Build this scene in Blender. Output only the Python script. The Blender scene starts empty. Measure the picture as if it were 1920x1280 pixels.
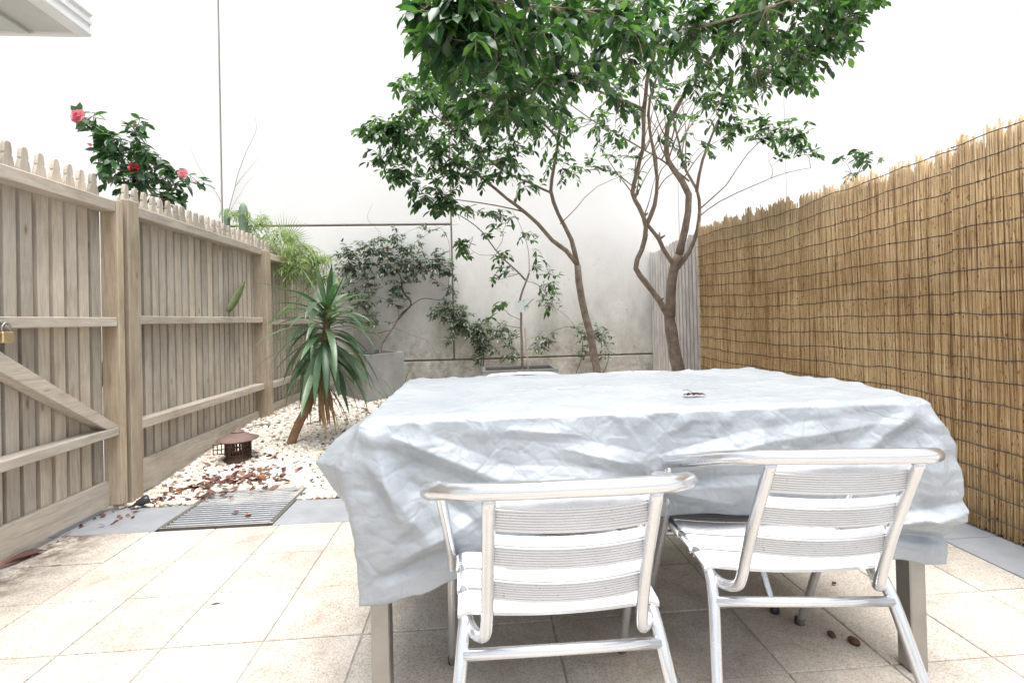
import bpy, math, random
import numpy as np
from mathutils import Vector, Matrix, noise
R = math.radians
random.seed(11)
C = bpy.context.scene.collection
scn = bpy.context.scene

# ------------------------------------------------------------------ camera
F_PX, PITCH, ROLL, YAW, SH = 918.24, -0.0075, 0.0239, 0.0739, -48.76
cd = bpy.data.cameras.new('camera'); cam = bpy.data.objects.new('camera', cd); C.objects.link(cam)
Fv = Vector((math.sin(YAW)*math.cos(PITCH), math.cos(YAW)*math.cos(PITCH), -math.sin(PITCH)))
Rv = Vector((math.cos(YAW), -math.sin(YAW), 0)); Uv = Rv.cross(Fv)
R2 = Rv*math.cos(ROLL) - Uv*math.sin(ROLL); U2 = Rv*math.sin(ROLL) + Uv*math.cos(ROLL)
M = Matrix((R2, U2, -Fv)).transposed().to_4x4(); M.translation = Vector((0, 0, 1)); cam.matrix_world = M
cd.sensor_width = 36; cd.lens = F_PX/1920*36; cd.shift_y = SH/1920
cd.clip_start = 0.02; cd.clip_end = 400
scn.camera = cam
scn.render.resolution_x = 1024; scn.render.resolution_y = 682

# ------------------------------------------------------------------ sky, sun, exposure
SUN_EL, SUN_AZ = R(79), R(158)          # high, veiled by cloud, from behind the camera's right
w = bpy.data.worlds.new('World'); scn.world = w; w.use_nodes = True
nt = w.node_tree; bg = nt.nodes['Background']
sky = nt.nodes.new('ShaderNodeTexSky'); sky.sky_type = 'NISHITA'; sky.sun_disc = False
sky.sun_elevation = SUN_EL; sky.sun_rotation = SUN_AZ
sky.air_density = 1.0; sky.dust_density = 4.0; sky.ozone_density = 1.0
bw = nt.nodes.new('ShaderNodeRGBToBW'); nt.links.new(sky.outputs[0], bw.inputs[0])
mx = nt.nodes.new('ShaderNodeMixRGB'); mx.inputs[0].default_value = 0.72   # thick white cloud takes most of the blue away
nt.links.new(sky.outputs[0], mx.inputs[1]); nt.links.new(bw.outputs[0], mx.inputs[2])
nt.links.new(mx.outputs[0], bg.inputs[0]); bg.inputs[1].default_value = 0.15
sl = bpy.data.lights.new('sun', 'SUN'); sl.energy = 1.5; sl.angle = R(45); sl.color = (1, .975, .94)
so = bpy.data.objects.new('sun', sl); C.objects.link(so)
d = Vector((math.sin(SUN_AZ)*math.cos(SUN_EL), math.cos(SUN_AZ)*math.cos(SUN_EL), math.sin(SUN_EL)))
so.rotation_euler = d.to_track_quat('Z', 'Y').to_euler(); so.location = d*30
vs = scn.view_settings; vs.view_transform = 'Standard'; vs.look = 'None'; vs.gamma = 1; vs.use_curve_mapping = False
vs.exposure = 1.32

# ------------------------------------------------------------------ helpers
def ray(px, py): return Fv + R2*((px-960)/F_PX) - U2*((py-640-SH)/F_PX)
def atY(px, py, Y): r = ray(px, py); t = Y/r.y; return Vector((r.x*t, Y, 1+r.z*t))
def atX(px, py, X): r = ray(px, py); t = X/r.x; return Vector((X, r.y*t, 1+r.z*t))
def atZ(px, py, Z): r = ray(px, py); t = (Z-1)/r.z; return Vector((r.x*t, r.y*t, Z))
def sst(a, b, x): t = max(0, min(1, (x-a)/(b-a))); return t*t*(3-2*t)
U = random.uniform

class MB:
    def __init__(s): s.v = []; s.f = []; s.r = []
    def add(s, vs, fs, rnd=None):
        n = len(s.v); s.v += [tuple(v) for v in vs]; s.f += [tuple(i+n for i in f) for f in fs]
        s.r += [U(0, 1) if rnd is None else rnd]*len(vs)
        return s
    def box(s, x0, x1, y0, y1, z0, z1, rnd=None, b=0.0):
        if b:   # chamfered box
            P = []
            for z, k in ((z0, b), (z0+b, 0), (z1-b, 0), (z1, b)):
                c = min(b, .49*(x1-x0), .49*(y1-y0))
                for (ax, ay, sx, sy) in ((x0, y0, 1, 1), (x1, y0, -1, 1), (x1, y1, -1, -1), (x0, y1, 1, -1)):
                    pts = [(ax+sx*k, ay+sy*(c+k)), (ax+sx*(c+k), ay+sy*k)]
                    if (sx*sy) < 0: pts.reverse()
                    P += [(p[0], p[1], z) for p in pts]
            f = [tuple(range(7, -1, -1)), tuple(range(24, 32))]
            for l in range(3):
                for i in range(8): j = (i+1) % 8; f.append((l*8+i, l*8+j, l*8+8+j, l*8+8+i))
            return s.add(P, f, rnd)
        P = [(x, y, z) for z in (z0, z1) for x, y in ((x0, y0), (x1, y0), (x1, y1), (x0, y1))]
        return s.add(P, [(3, 2, 1, 0), (4, 5, 6, 7), (0, 1, 5, 4), (1, 2, 6, 5), (2, 3, 7, 6), (3, 0, 4, 7)], rnd)
    def tube(s, pts, rad, n=8, rnd=None, caps=True):
        pts = [Vector(p) for p in pts]; m = len(pts)
        if not hasattr(rad, '__len__'): rad = [rad]*m
        V = []; t0 = (pts[1]-pts[0]).normalized()
        up = Vector((0, 0, 1)) if abs(t0.z) < .9 else Vector((1, 0, 0))
        a = t0.cross(up).normalized()
        for i, p in enumerate(pts):
            t = (pts[min(i+1, m-1)]-pts[max(i-1, 0)])
            if t.length < 1e-9: t = t0.copy()
            t.normalize(); a = (a-t*a.dot(t))
            a = a.normalized() if a.length > 1e-6 else t.orthogonal().normalized()
            bb = t.cross(a)
            for k in range(n):
                an = 2*math.pi*k/n; V.append(p+(a*math.cos(an)+bb*math.sin(an))*rad[i])
        f = [(i*n+k, i*n+(k+1) % n, (i+1)*n+(k+1) % n, (i+1)*n+k) for i in range(m-1) for k in range(n)]
        if caps: f += [tuple(range(n-1, -1, -1)), tuple((m-1)*n+k for k in range(n))]
        return s.add(V, f, rnd)
    def prism(s, poly, x0, x1, rnd=None, axis='x'):   # poly of 2-D points extruded along an axis
        n = len(poly)
        if axis == 'x': V = [(x, p[0], p[1]) for x in (x0, x1) for p in poly]
        elif axis == 'y': V = [(p[0], y, p[1]) for y in (x0, x1) for p in poly]
        else: V = [(p[0], p[1], z) for z in (x0, x1) for p in poly]
        f = [tuple(range(n)), tuple(range(2*n-1, n-1, -1))]+[(i, (i+1) % n, n+(i+1) % n, n+i) for i in range(n)]
        return s.add(V, f, rnd)
    def lathe(s, c, prof, n=24, rnd=None, sx=1, sy=1):
        V = [(c[0]+sx*r*math.cos(2*math.pi*k/n), c[1]+sy*r*math.sin(2*math.pi*k/n), c[2]+z) for r, z in prof for k in range(n)]
        m = len(prof)
        f = [(i*n+k, i*n+(k+1) % n, (i+1)*n+(k+1) % n, (i+1)*n+k) for i in range(m-1) for k in range(n)]
        f += [tuple(range(n-1, -1, -1)), tuple((m-1)*n+k for k in range(n))]
        return s.add(V, f, rnd)
    def build(s, name, mat, parent=None, smooth=False, fix=True):
        me = bpy.data.meshes.new(name)
        off = Vector(parent['_o']) if parent is not None and '_o' in parent else Vector((0, 0, 0))
        v = np.array(s.v, dtype=np.float64)-np.array(off)
        me.from_pydata(v.tolist(), [], s.f); 
        a = me.attributes.new('rnd', 'FLOAT', 'POINT'); a.data.foreach_set('value', np.array(s.r, dtype=np.float32))
        if fix:
            import bmesh
            bm = bmesh.new(); bm.from_mesh(me); bmesh.ops.recalc_face_normals(bm, faces=bm.faces); bm.to_mesh(me); bm.free()
        if smooth: me.shade_smooth()
        me.materials.append(mat)
        o = bpy.data.objects.new(name, me); C.objects.link(o)
        if parent is not None: o.parent = parent
        return o
def mod_auto(o, ang=40):
    me = o.data; me.shade_smooth()
    me.set_sharp_from_angle(angle=R(ang)); return o
def tag(o, label=None, cat=None, group=None, kind=None):
    if label: o['label'] = label
    if cat: o['category'] = cat
    if group: o['group'] = group
    if kind: o['kind'] = kind
    return o
def thing(name, loc, label, cat, group=None, kind=None):
    o = bpy.data.objects.new(name, None); C.objects.link(o); o.location = loc; o['_o'] = list(loc)
    o.empty_display_size = .1
    return tag(o, label, cat, group, kind)
def catmull(P, n=6):
    P = [Vector(p) for p in P]; Q = [P[0]*2-P[1]]+P+[P[-1]*2-P[-2]]; out = []
    for i in range(1, len(Q)-2):
        for k in range(n):
            t = k/n; a, b, c, e = Q[i-1], Q[i], Q[i+1], Q[i+2]
            out.append(.5*((2*b)+(c-a)*t+(2*a-5*b+4*c-e)*t*t+(3*b-a-3*c+e)*t**3))
    out.append(P[-1]); return out
def lerps(xs, ys, x): return float(np.interp(x, xs, ys))

# ------------------------------------------------------------------ materials
def mat(name):
    m = bpy.data.materials.new(name); m.use_nodes = True; nt = m.node_tree
    return m, nt, nt.nodes['Principled BSDF']
def N(nt, t, **k):
    n = nt.nodes.new('ShaderNode'+t)
    for a, b in k.items():
        if a.startswith('i_'):
            key = a[2:]; n.inputs[int(key) if key.isdigit() else key.replace('_', ' ')].default_value = b
        else: setattr(n, a, b)
    return n
def ramp(nt, src, stops, interp='LINEAR'):
    r = nt.nodes.new('ShaderNodeValToRGB'); r.color_ramp.interpolation = interp
    e = r.color_ramp.elements
    while len(e) < len(stops): e.new(.5)
    for x, (p, c) in zip(e, stops): x.position = p; x.color = (*c, 1) if len(c) == 3 else c
    nt.links.new(src, r.inputs[0]); return r.outputs[0]
def mix(nt, fac, a, b, mode='MIX'):
    m = N(nt, 'MixRGB', blend_type=mode)
    for i, v in ((0, fac), (1, a), (2, b)):
        if hasattr(v, 'is_linked') or hasattr(v, 'node'): nt.links.new(v, m.inputs[i])
        else: m.inputs[i].default_value = v if i == 0 else ((*v, 1) if len(v) == 3 else v)
    return m.outputs[0]
def coords(nt, scale=(1, 1, 1), src='Object'):
    tc = N(nt, 'TexCoord'); mp = N(nt, 'Mapping'); mp.inputs['Scale'].default_value = scale
    nt.links.new(tc.outputs[src], mp.inputs[0]); return mp.outputs[0]
def noi(nt, vec, scale, detail=4, rough=.55, dist=0):
    n = N(nt, 'TexNoise'); n.inputs['Scale'].default_value = scale; n.inputs['Detail'].default_value = detail
    n.inputs['Roughness'].default_value = rough; n.inputs['Distortion'].default_value = dist
    if vec is not None: nt.links.new(vec, n.inputs['Vector'])
    return n.outputs['Fac']
def vor(nt, vec, scale, feat='F1'):
    n = N(nt, 'TexVoronoi', feature=feat); n.inputs['Scale'].default_value = scale
    nt.links.new(vec, n.inputs['Vector']); return n
def bump(nt, b, h, strength=.3, dist=.002, prev=None):
    n = N(nt, 'Bump'); n.inputs['Strength'].default_value = strength; n.inputs['Distance'].default_value = dist
    nt.links.new(h, n.inputs['Height'])
    if prev is not None: nt.links.new(prev, n.inputs['Normal'])
    if b is not None: nt.links.new(n.outputs[0], b.inputs['Normal'])
    return n.outputs[0]
def rnda(nt): return N(nt, 'Attribute', attribute_name='rnd').outputs['Fac']
def lk(nt, a, b): nt.links.new(a, b)

def wood(name, axis, c0=(.33, .275, .21), c1=(.63, .58, .505), c2=(.51, .465, .395), knots=True):
    m, nt, b = mat(name)
    st = [14, 14, 14]; st[axis] = 1.1
    tc = N(nt, 'TexCoord'); add = N(nt, 'VectorMath', operation='ADD'); lk(nt, tc.outputs['Object'], add.inputs[0])
    r = rnda(nt); cmb = N(nt, 'CombineXYZ')
    mu = N(nt, 'Math', operation='MULTIPLY', i_1=37.0); lk(nt, r, mu.inputs[0])
    for i in range(3): lk(nt, mu.outputs[0], cmb.inputs[i])
    lk(nt, cmb.outputs[0], add.inputs[1])
    mp = N(nt, 'Mapping'); mp.inputs['Scale'].default_value = st; lk(nt, add.outputs[0], mp.inputs[0])
    n1 = noi(nt, mp.outputs[0], 2.2, 6, .6, 1.2)
    n2 = noi(nt, mp.outputs[0], 9, 3, .6)
    n3 = noi(nt, add.outputs[0], 2.3, 4, .6)
    col = ramp(nt, n1, [(.25, c0), (.45, c2), (.7, c1)])
    col = mix(nt, .35, col, ramp(nt, n2, [(.3, tuple(.55*x for x in c1)), (.7, tuple(min(1, 1.15*x) for x in c1))]), 'MIX')
    col = mix(nt, 1.0, col, ramp(nt, r, [(0, (.80, .80, .80)), (.5, (.95, .93, .92)), (1, (1.1, 1.06, 1.0))]), 'MULTIPLY')
    col = mix(nt, 1.0, col, ramp(nt, n3, [(.3, (.74, .72, .70)), (.55, (1, 1, 1))]), 'MULTIPLY')
    if knots:
        mp2 = N(nt, 'Mapping'); s2 = [9, 9, 9]; s2[axis] = 3.2; mp2.inputs['Scale'].default_value = s2; lk(nt, add.outputs[0], mp2.inputs[0])
        v = vor(nt, mp2.outputs[0], 1.0)
        col = mix(nt, 1.0, col, ramp(nt, v.outputs['Distance'], [(.02, (.5, .38, .29)), (.07, (.84, .77, .7)), (.11, (1, 1, 1))]), 'MULTIPLY')
    lk(nt, col, b.inputs['Base Color']); b.inputs['Roughness'].default_value = .78
    b.inputs['Specular IOR Level'].default_value = .25
    bump(nt, b, n2, .5, .0015)
    return m

def mk_tile():
    m, nt, b = mat('sandy_tile'); v = coords(nt)
    a = noi(nt, v, 2.1, 6, .6); g = noi(nt, v, 160, 2, .7); s = noi(nt, v, 5.5, 8, .7, .6); g2 = noi(nt, v, 55, 3, .6)
    col = ramp(nt, a, [(.3, (.485, .452, .405)), (.62, (.60, .578, .545))])
    col = mix(nt, 1, col, ramp(nt, rnda(nt), [(0, (.86, .85, .84)), (.5, (.98, .96, .93)), (1, (1.08, 1.06, 1.04))]), 'MULTIPLY')
    col = mix(nt, 1, col, ramp(nt, g, [(.32, (.62, .57, .5)), (.5, (1, 1, 1)), (.68, (1.12, 1.12, 1.12))]), 'MULTIPLY')
    col = mix(nt, 1, col, ramp(nt, g2, [(.3, (.86, .83, .79)), (.55, (1, 1, 1))]), 'MULTIPLY')
    col = mix(nt, 1, col, ramp(nt, noi(nt, v, 7.5, 7, .68, .8), [(.33, (.84, .815, .785)), (.52, (1, 1, 1))]), 'MULTIPLY')
    col = mix(nt, 1, col, ramp(nt, noi(nt, v, 1.3, 5, .6, .4), [(.38, (.84, .83, .82)), (.55, (1, 1, 1))]), 'MULTIPLY')
    # soft-edged brown mottling, strongest below the table
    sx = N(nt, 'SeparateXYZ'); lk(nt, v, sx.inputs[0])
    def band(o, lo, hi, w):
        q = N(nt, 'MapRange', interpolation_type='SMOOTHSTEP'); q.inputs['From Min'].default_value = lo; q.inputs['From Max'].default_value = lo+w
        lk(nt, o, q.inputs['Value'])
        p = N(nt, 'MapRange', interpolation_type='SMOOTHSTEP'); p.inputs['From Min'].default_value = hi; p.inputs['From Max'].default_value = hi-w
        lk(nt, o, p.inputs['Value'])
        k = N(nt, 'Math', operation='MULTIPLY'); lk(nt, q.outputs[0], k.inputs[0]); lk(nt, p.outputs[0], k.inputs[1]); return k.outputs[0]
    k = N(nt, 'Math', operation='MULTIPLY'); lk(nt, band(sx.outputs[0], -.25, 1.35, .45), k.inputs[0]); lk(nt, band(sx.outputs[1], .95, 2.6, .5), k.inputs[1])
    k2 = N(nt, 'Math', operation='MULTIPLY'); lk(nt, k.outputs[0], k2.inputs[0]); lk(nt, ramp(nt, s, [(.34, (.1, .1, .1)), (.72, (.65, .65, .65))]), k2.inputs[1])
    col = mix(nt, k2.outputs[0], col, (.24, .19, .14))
    # dirt along the foot of the fence
    e = N(nt, 'MapRange', interpolation_type='SMOOTHSTEP'); e.inputs['From Min'].default_value = -1.62; e.inputs['From Max'].default_value = -1.98
    lk(nt, sx.outputs[0], e.inputs['Value'])
    e2 = N(nt, 'Math', operation='MULTIPLY'); lk(nt, e.outputs[0], e2.inputs[0]); lk(nt, ramp(nt, noi(nt, v, 14, 6, .7), [(.4, (0, 0, 0)), (.6, (1, 1, 1))]), e2.inputs[1])
    col = mix(nt, e2.outputs[0], col, (.12, .09, .07))
    sp = vor(nt, v, 26); sw = ramp(nt, sp.outputs['Distance'], [(.03, (1, 1, 1)), (.07, (0, 0, 0))])
    rr = ramp(nt, noi(nt, v, 3, 2), [(.58, (0, 0, 0)), (.63, (1, 1, 1))])
    kk = N(nt, 'Math', operation='MULTIPLY'); lk(nt, sw, kk.inputs[0]); lk(nt, rr, kk.inputs[1])
    col = mix(nt, kk.outputs[0], col, (.16, .11, .08))
    lk(nt, col, b.inputs['Base Color']); b.inputs['Roughness'].default_value = .8; b.inputs['Specular IOR Level'].default_value = .2
    bump(nt, b, g, .35, .001)
    return m
def mk_simple(name, stops, scale=6, rough=.7, bs=60, bstr=.2, metal=0, spec=.4, dist=.001, detail=5, rmul=None):
    m, nt, b = mat(name); v = coords(nt)
    col = ramp(nt, noi(nt, v, scale, detail, .6), stops)
    if rmul: col = mix(nt, 1, col, ramp(nt, rnda(nt), rmul), 'MULTIPLY')
    lk(nt, col, b.inputs['Base Color']); b.inputs['Roughness'].default_value = rough; b.inputs['Metallic'].default_value = metal
    b.inputs['Specular IOR Level'].default_value = spec
    if bstr: bump(nt, b, noi(nt, v, bs, 4, .6), bstr, dist)
    return m
def mk_wall():
    m, nt, b = mat('painted_concrete_wall'); v = coords(nt)
    col = ramp(nt, noi(nt, v, 1.1, 5, .6), [(.3, (.77, .765, .75)), (.7, (.81, .807, .795))])
    col = mix(nt, 1, col, ramp(nt, noi(nt, v, 90, 3, .6), [(.3, (.95, .95, .95)), (.6, (1, 1, 1))]), 'MULTIPLY')
    sx = N(nt, 'SeparateXYZ'); lk(nt, v, sx.inputs[0])
    # weather stain at the base; broad blotchy grey growing towards the foot
    h = N(nt, 'MapRange', interpolation_type='SMOOTHSTEP'); h.inputs['From Min'].default_value = 2.35; h.inputs['From Max'].default_value = .35
    wob = N(nt, 'Math', operation='MULTIPLY_ADD', i_1=1.5, i_2=-.75); lk(nt, noi(nt, v, .9, 5, .65), wob.inputs[0])
    zz = N(nt, 'Math', operation='ADD'); lk(nt, sx.outputs[2], zz.inputs[0]); lk(nt, wob.outputs[0], zz.inputs[1]); lk(nt, zz.outputs[0], h.inputs['Value'])
    st = N(nt, 'Math', operation='MULTIPLY'); lk(nt, h.outputs[0], st.inputs[0])
    vv = coords(nt, (1, 1, .5)); lk(nt, ramp(nt, noi(nt, vv, 3.4, 8, .72, .5), [(.25, (.30, .30, .30)), (.68, (.95, .95, .95))]), st.inputs[1])
    col = mix(nt, st.outputs[0], col, (.38, .36, .315))
    h2 = N(nt, 'MapRange', interpolation_type='SMOOTHSTEP'); h2.inputs['From Min'].default_value = 1.15; h2.inputs['From Max'].default_value = .35; lk(nt, zz.outputs[0], h2.inputs['Value'])
    s2 = N(nt, 'Math', operation='MULTIPLY'); lk(nt, h2.outputs[0], s2.inputs[0]); lk(nt, ramp(nt, noi(nt, v, 9, 8, .75, .3), [(.42, (0, 0, 0)), (.68, (.8, .8, .8))]), s2.inputs[1])
    col = mix(nt, s2.outputs[0], col, (.17, .155, .11))
    # blotches of mould
    vo = vor(nt, v, 13); bl = ramp(nt, vo.outputs['Distance'], [(.05, (.8, .8, .8)), (.22, (0, 0, 0))])
    h3 = N(nt, 'MapRange', interpolation_type='SMOOTHSTEP'); h3.inputs['From Min'].default_value = 2.1; h3.inputs['From Max'].default_value = 1.2; lk(nt, zz.outputs[0], h3.inputs['Value'])
    s3 = N(nt, 'Math', operation='MULTIPLY'); lk(nt, h3.outputs[0], s3.inputs[0]); lk(nt, bl, s3.inputs[1])
    s4 = N(nt, 'Math', operation='MULTIPLY'); lk(nt, s3.outputs[0], s4.inputs[0]); lk(nt, ramp(nt, noi(nt, v, 1.7, 3), [(.5, (0, 0, 0)), (.6, (.6, .6, .6))]), s4.inputs[1])
    col = mix(nt, s4.outputs[0], col, (.25, .24, .2))
    lk(nt, col, b.inputs['Base Color']); b.inputs['Roughness'].default_value = .85; b.inputs['Specular IOR Level'].default_value = .2
    bump(nt, b, noi(nt, v, 40, 5, .6), .2, .002)
    return m
def mk_leaf(name, stops, rough=.32, trans=.35, vein=True, tcol=None, coat=0.0):
    m, nt, b = mat(name); col = ramp(nt, rnda(nt), stops)
    v = coords(nt); col = mix(nt, 1, col, ramp(nt, noi(nt, v, 30, 2), [(.3, (.8, .85, .8)), (.7, (1.15, 1.1, 1.1))]), 'MULTIPLY')
    lk(nt, col, b.inputs['Base Color']); b.inputs['Roughness'].default_value = rough; b.inputs['Specular IOR Level'].default_value = .6
    b.inputs['Coat Weight'].default_value = coat; b.inputs['Coat Roughness'].default_value = .2
    tr = N(nt, 'BsdfTranslucent'); t2 = mix(nt, 1, col, tcol or (1.9, 2.3, .9), 'MULTIPLY'); lk(nt, t2, tr.inputs[0])
    ms = N(nt, 'MixShader', i_0=trans); lk(nt, b.outputs[0], ms.inputs[1]); lk(nt, tr.outputs[0], ms.inputs[2])
    lk(nt, ms.outputs[0], nt.nodes['Material Output'].inputs[0]); return m
def mk_alu(name='aluminium', base=.86, rough=.27, spots=True):
    m, nt, b = mat(name); v = coords(nt)
    col = ramp(nt, noi(nt, v, 9, 6, .65), [(.3, (base*.9, base*.91, base*.93)), (.7, (base*.985, base*1.01, base*1.05))])
    r = ramp(nt, noi(nt, v, 22, 6, .7), [(.3, (rough*.75,)*3), (.7, (rough*1.5,)*3)])
    metal = None
    if spots:
        vo = vor(nt, v, 75); k = ramp(nt, vo.outputs['Distance'], [(.08, (1, 1, 1)), (.17, (0, 0, 0))])
        g = ramp(nt, noi(nt, v, 7, 4), [(.47, (0, 0, 0)), (.58, (.75, .75, .75))])
        kk = N(nt, 'Math', operation='MULTIPLY'); lk(nt, k, kk.inputs[0]); lk(nt, g, kk.inputs[1])
        col = mix(nt, kk.outputs[0], col, (.22, .2, .16))
        r = mix(nt, kk.outputs[0], r, (.8, .8, .8))
    lk(nt, col, b.inputs['Base Color']); lk(nt, r, b.inputs['Roughness']); b.inputs['Metallic'].default_value = .5 if spots else .86
    bump(nt, b, noi(nt, v, 45, 3, .6), .03, .0004)
    return m
def mk_cover():
    m, nt, b = mat('silver_tarpaulin'); v = coords(nt)
    col = ramp(nt, noi(nt, v, 3.2, 6, .6, .5), [(.3, (.298, .324, .348)), (.7, (.385, .412, .44))])
    st = noi(nt, coords(nt, (1, 1, 2.2)), 6, 7, .7, .8)
    col = mix(nt, 1, col, ramp(nt, st, [(.28, (.84, .87, .86)), (.5, (1, 1, 1))]), 'MULTIPLY')
    vo = vor(nt, v, 9); col = mix(nt, ramp(nt, vo.outputs['Distance'], [(.012, (1, 1, 1)), (.03, (0, 0, 0))]), col, (.14, .12, .1))
    lk(nt, col, b.inputs['Base Color']); b.inputs['Metallic'].default_value = .12
    lk(nt, ramp(nt, st, [(.3, (.48,)*3), (.7, (.36,)*3)]), b.inputs['Roughness'])
    w1 = N(nt, 'TexWave', wave_type='BANDS', bands_direction='X'); w1.inputs['Scale'].default_value = 110; lk(nt, v, w1.inputs[0])
    w2 = N(nt, 'TexWave', wave_type='BANDS', bands_direction='Z'); w2.inputs['Scale'].default_value = 110; lk(nt, v, w2.inputs[0])
    ad = N(nt, 'Math', operation='ADD'); lk(nt, w1.outputs['Fac'], ad.inputs[0]); lk(nt, w2.outputs['Fac'], ad.inputs[1])
    p = bump(nt, None, ad.outputs[0], .12, .0006)
    # crumple: sharp crease network at two scales
    nz = N(nt, 'TexNoise'); nz.inputs['Scale'].default_value = 3.5; nz.inputs['Detail'].default_value = 3; lk(nt, v, nz.inputs['Vector'])
    mm = N(nt, 'MixRGB', i_0=.13); lk(nt, v, mm.inputs[1]); lk(nt, nz.outputs['Color'], mm.inputs[2])
    e = vor(nt, mm.outputs[0], 11, 'DISTANCE_TO_EDGE'); e2 = vor(nt, mm.outputs[0], 30, 'DISTANCE_TO_EDGE')
    p = bump(nt, None, ramp(nt, e.outputs['Distance'], [(0, (0, 0, 0)), (.07, (1, 1, 1))]), .2, .004, p)
    p = bump(nt, None, ramp(nt, e2.outputs['Distance'], [(0, (0, 0, 0)), (.16, (1, 1, 1))]), .16, .003, p)
    bump(nt, b, noi(nt, v, 18, 5, .65, .6), .12, .006, p)
    return m
M_tile = mk_tile(); M_wall = mk_wall(); M_cover = mk_cover(); M_alu = mk_alu(spots=False, base=.74, rough=.2); M_rib = mk_alu('ribbed_aluminium', .66, .34)
M_steel = mk_simple('brushed_steel', [(.3, (.33, .315, .29)), (.7, (.42, .405, .38))], 8, .42, 90, .1, .85)
M_grout = mk_simple('grout', [(.3, (.27, .25, .225)), (.7, (.40, .38, .345))], 30, .9)
M_grey = mk_simple('grey_paver', [(.3, (.235, .25, .27)), (.7, (.31, .32, .34))], 7, .65, 120, .15, rmul=[(0, (.9, .9, .9)), (1, (1.1, 1.1, 1.1))])
M_woodV = wood('weathered_pine_upright', 2); M_woodY = wood('weathered_pine_rail', 1)
M_woodP = wood('treated_pine_post', 2, (.25, .195, .13), (.54, .465, .36), (.42, .35, .255))
M_woodG = wood('grey_paling', 2, (.58, .55, .545), (.74, .72, .71), (.67, .645, .64), False)
M_conc = mk_simple('planter_concrete', [(.3, (.22, .225, .22)), (.7, (.33, .33, .325))], 5, .8, 50, .25)
M_rust = mk_simple('rusty_cast_iron', [(.3, (.05, .028, .022)), (.7, (.13, .075, .058))], 18, .8, 80, .4, .3)
M_rustp = mk_simple('rusty_iron_roof', [(.3, (.15, .095, .08)), (.7, (.24, .165, .14))], 12, .75, 80, .3, .2)
M_bark = mk_simple('smooth_brown_bark', [(.3, (.17, .13, .105)), (.7, (.34, .275, .225))], 16, .85, 60, .6, dist=.004)
M_barkY = mk_simple('yucca_bark', [(.3, (.16, .09, .05)), (.7, (.31, .19, .11))], 20, .85, 90, .7, dist=.004)
M_vstem = mk_simple('dark_vine_stem', [(.3, (.06, .048, .04)), (.7, (.13, .105, .09))], 20, .85, 60, .2)
M_twig = mk_simple('grey_twig', [(.3, (.13, .10, .085)), (.7, (.24, .19, .16))], 20, .85, 60, .2)
M_leaf = mk_leaf('glossy_tree_leaf', [(0, (.012, .034, .026)), (.3, (.030, .076, .036)), (.7, (.062, .138, .046)), (1, (.115, .21, .066))], .27, .34)
M_leafS = mk_leaf('sapling_leaf', [(0, (.03, .08, .03)), (.6, (.05, .13, .05)), (1, (.12, .22, .05))], .35, .3)
M_vine = mk_leaf('vine_leaf', [(0, (.06, .09, .065)), (.6, (.12, .175, .12)), (.93, (.22, .28, .17)), (1, (.22, .04, .03))], .4, .2, tcol=(1.3, 1.5, 1))
M_cam = mk_leaf('camellia_leaf', [(0, (.018, .055, .025)), (.6, (.035, .10, .04)), (1, (.07, .16, .05))], .22, .2, coat=.3)
M_yuc = mk_leaf('yucca_leaf', [(0, (.04, .085, .042)), (.5, (.085, .16, .085)), (1, (.18, .26, .16))], .33, .2, tcol=(1.2, 1.6, .7))
M_dead = mk_leaf('dead_yucca_leaf', [(0, (.16, .085, .04)), (1, (.34, .21, .11))], .8, .15, tcol=(1, 1, .8))
M_bam = mk_leaf('bamboo_leaf', [(0, (.13, .20, .07)), (.5, (.22, .32, .12)), (1, (.36, .45, .20))], .5, .4, tcol=(1.3, 1.4, .8))
M_litter = mk_leaf('fallen_leaf_brown', [(0, (.05, .025, .025)), (.5, (.14, .055, .045)), (.85, (.22, .10, .07)), (1, (.36, .13, .04))], .6, .12, tcol=(1, 1, 1))
M_pink = mk_leaf('pink_petal', [(0, (.70, .16, .25)), (1, (.86, .42, .50))], .5, .25, tcol=(1.1, .9, .9))
M_red = mk_leaf('red_petal', [(0, (.30, .012, .035)), (1, (.5, .03, .07))], .5, .2, tcol=(1.1, .9, .9))
M_white = mk_simple('white_painted_metal', [(.3, (.74, .74, .74)), (.7, (.8, .8, .8))], 3, .45, 60, .05)
M_soff = mk_simple('white_soffit_board', [(.3, (.50, .50, .48)), (.7, (.62, .62, .60))], 3, .7, 60, .1)
M_black = mk_simple('black_plastic', [(.3, (.02, .02, .025)), (.7, (.04, .04, .045))], 8, .3, 60, .05)
M_brass = mk_simple('brass', [(.3, (.55, .42, .22)), (.7, (.68, .54, .32))], 10, .4, 60, .1, .9)
M_wire = mk_simple('dark_wire', [(.3, (.035, .032, .035)), (.7, (.07, .065, .065))], 20, .6, 60, 0)
M_soil = mk_simple('dark_soil', [(.3, (.04, .03, .022)), (.7, (.10, .075, .055))], 25, .95, 80, .8, dist=.01)
M_nut = mk_simple('brown_seed_pod', [(.3, (.05, .022, .014)), (.7, (.13, .06, .035))], 60, .6, 120, .5)
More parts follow.
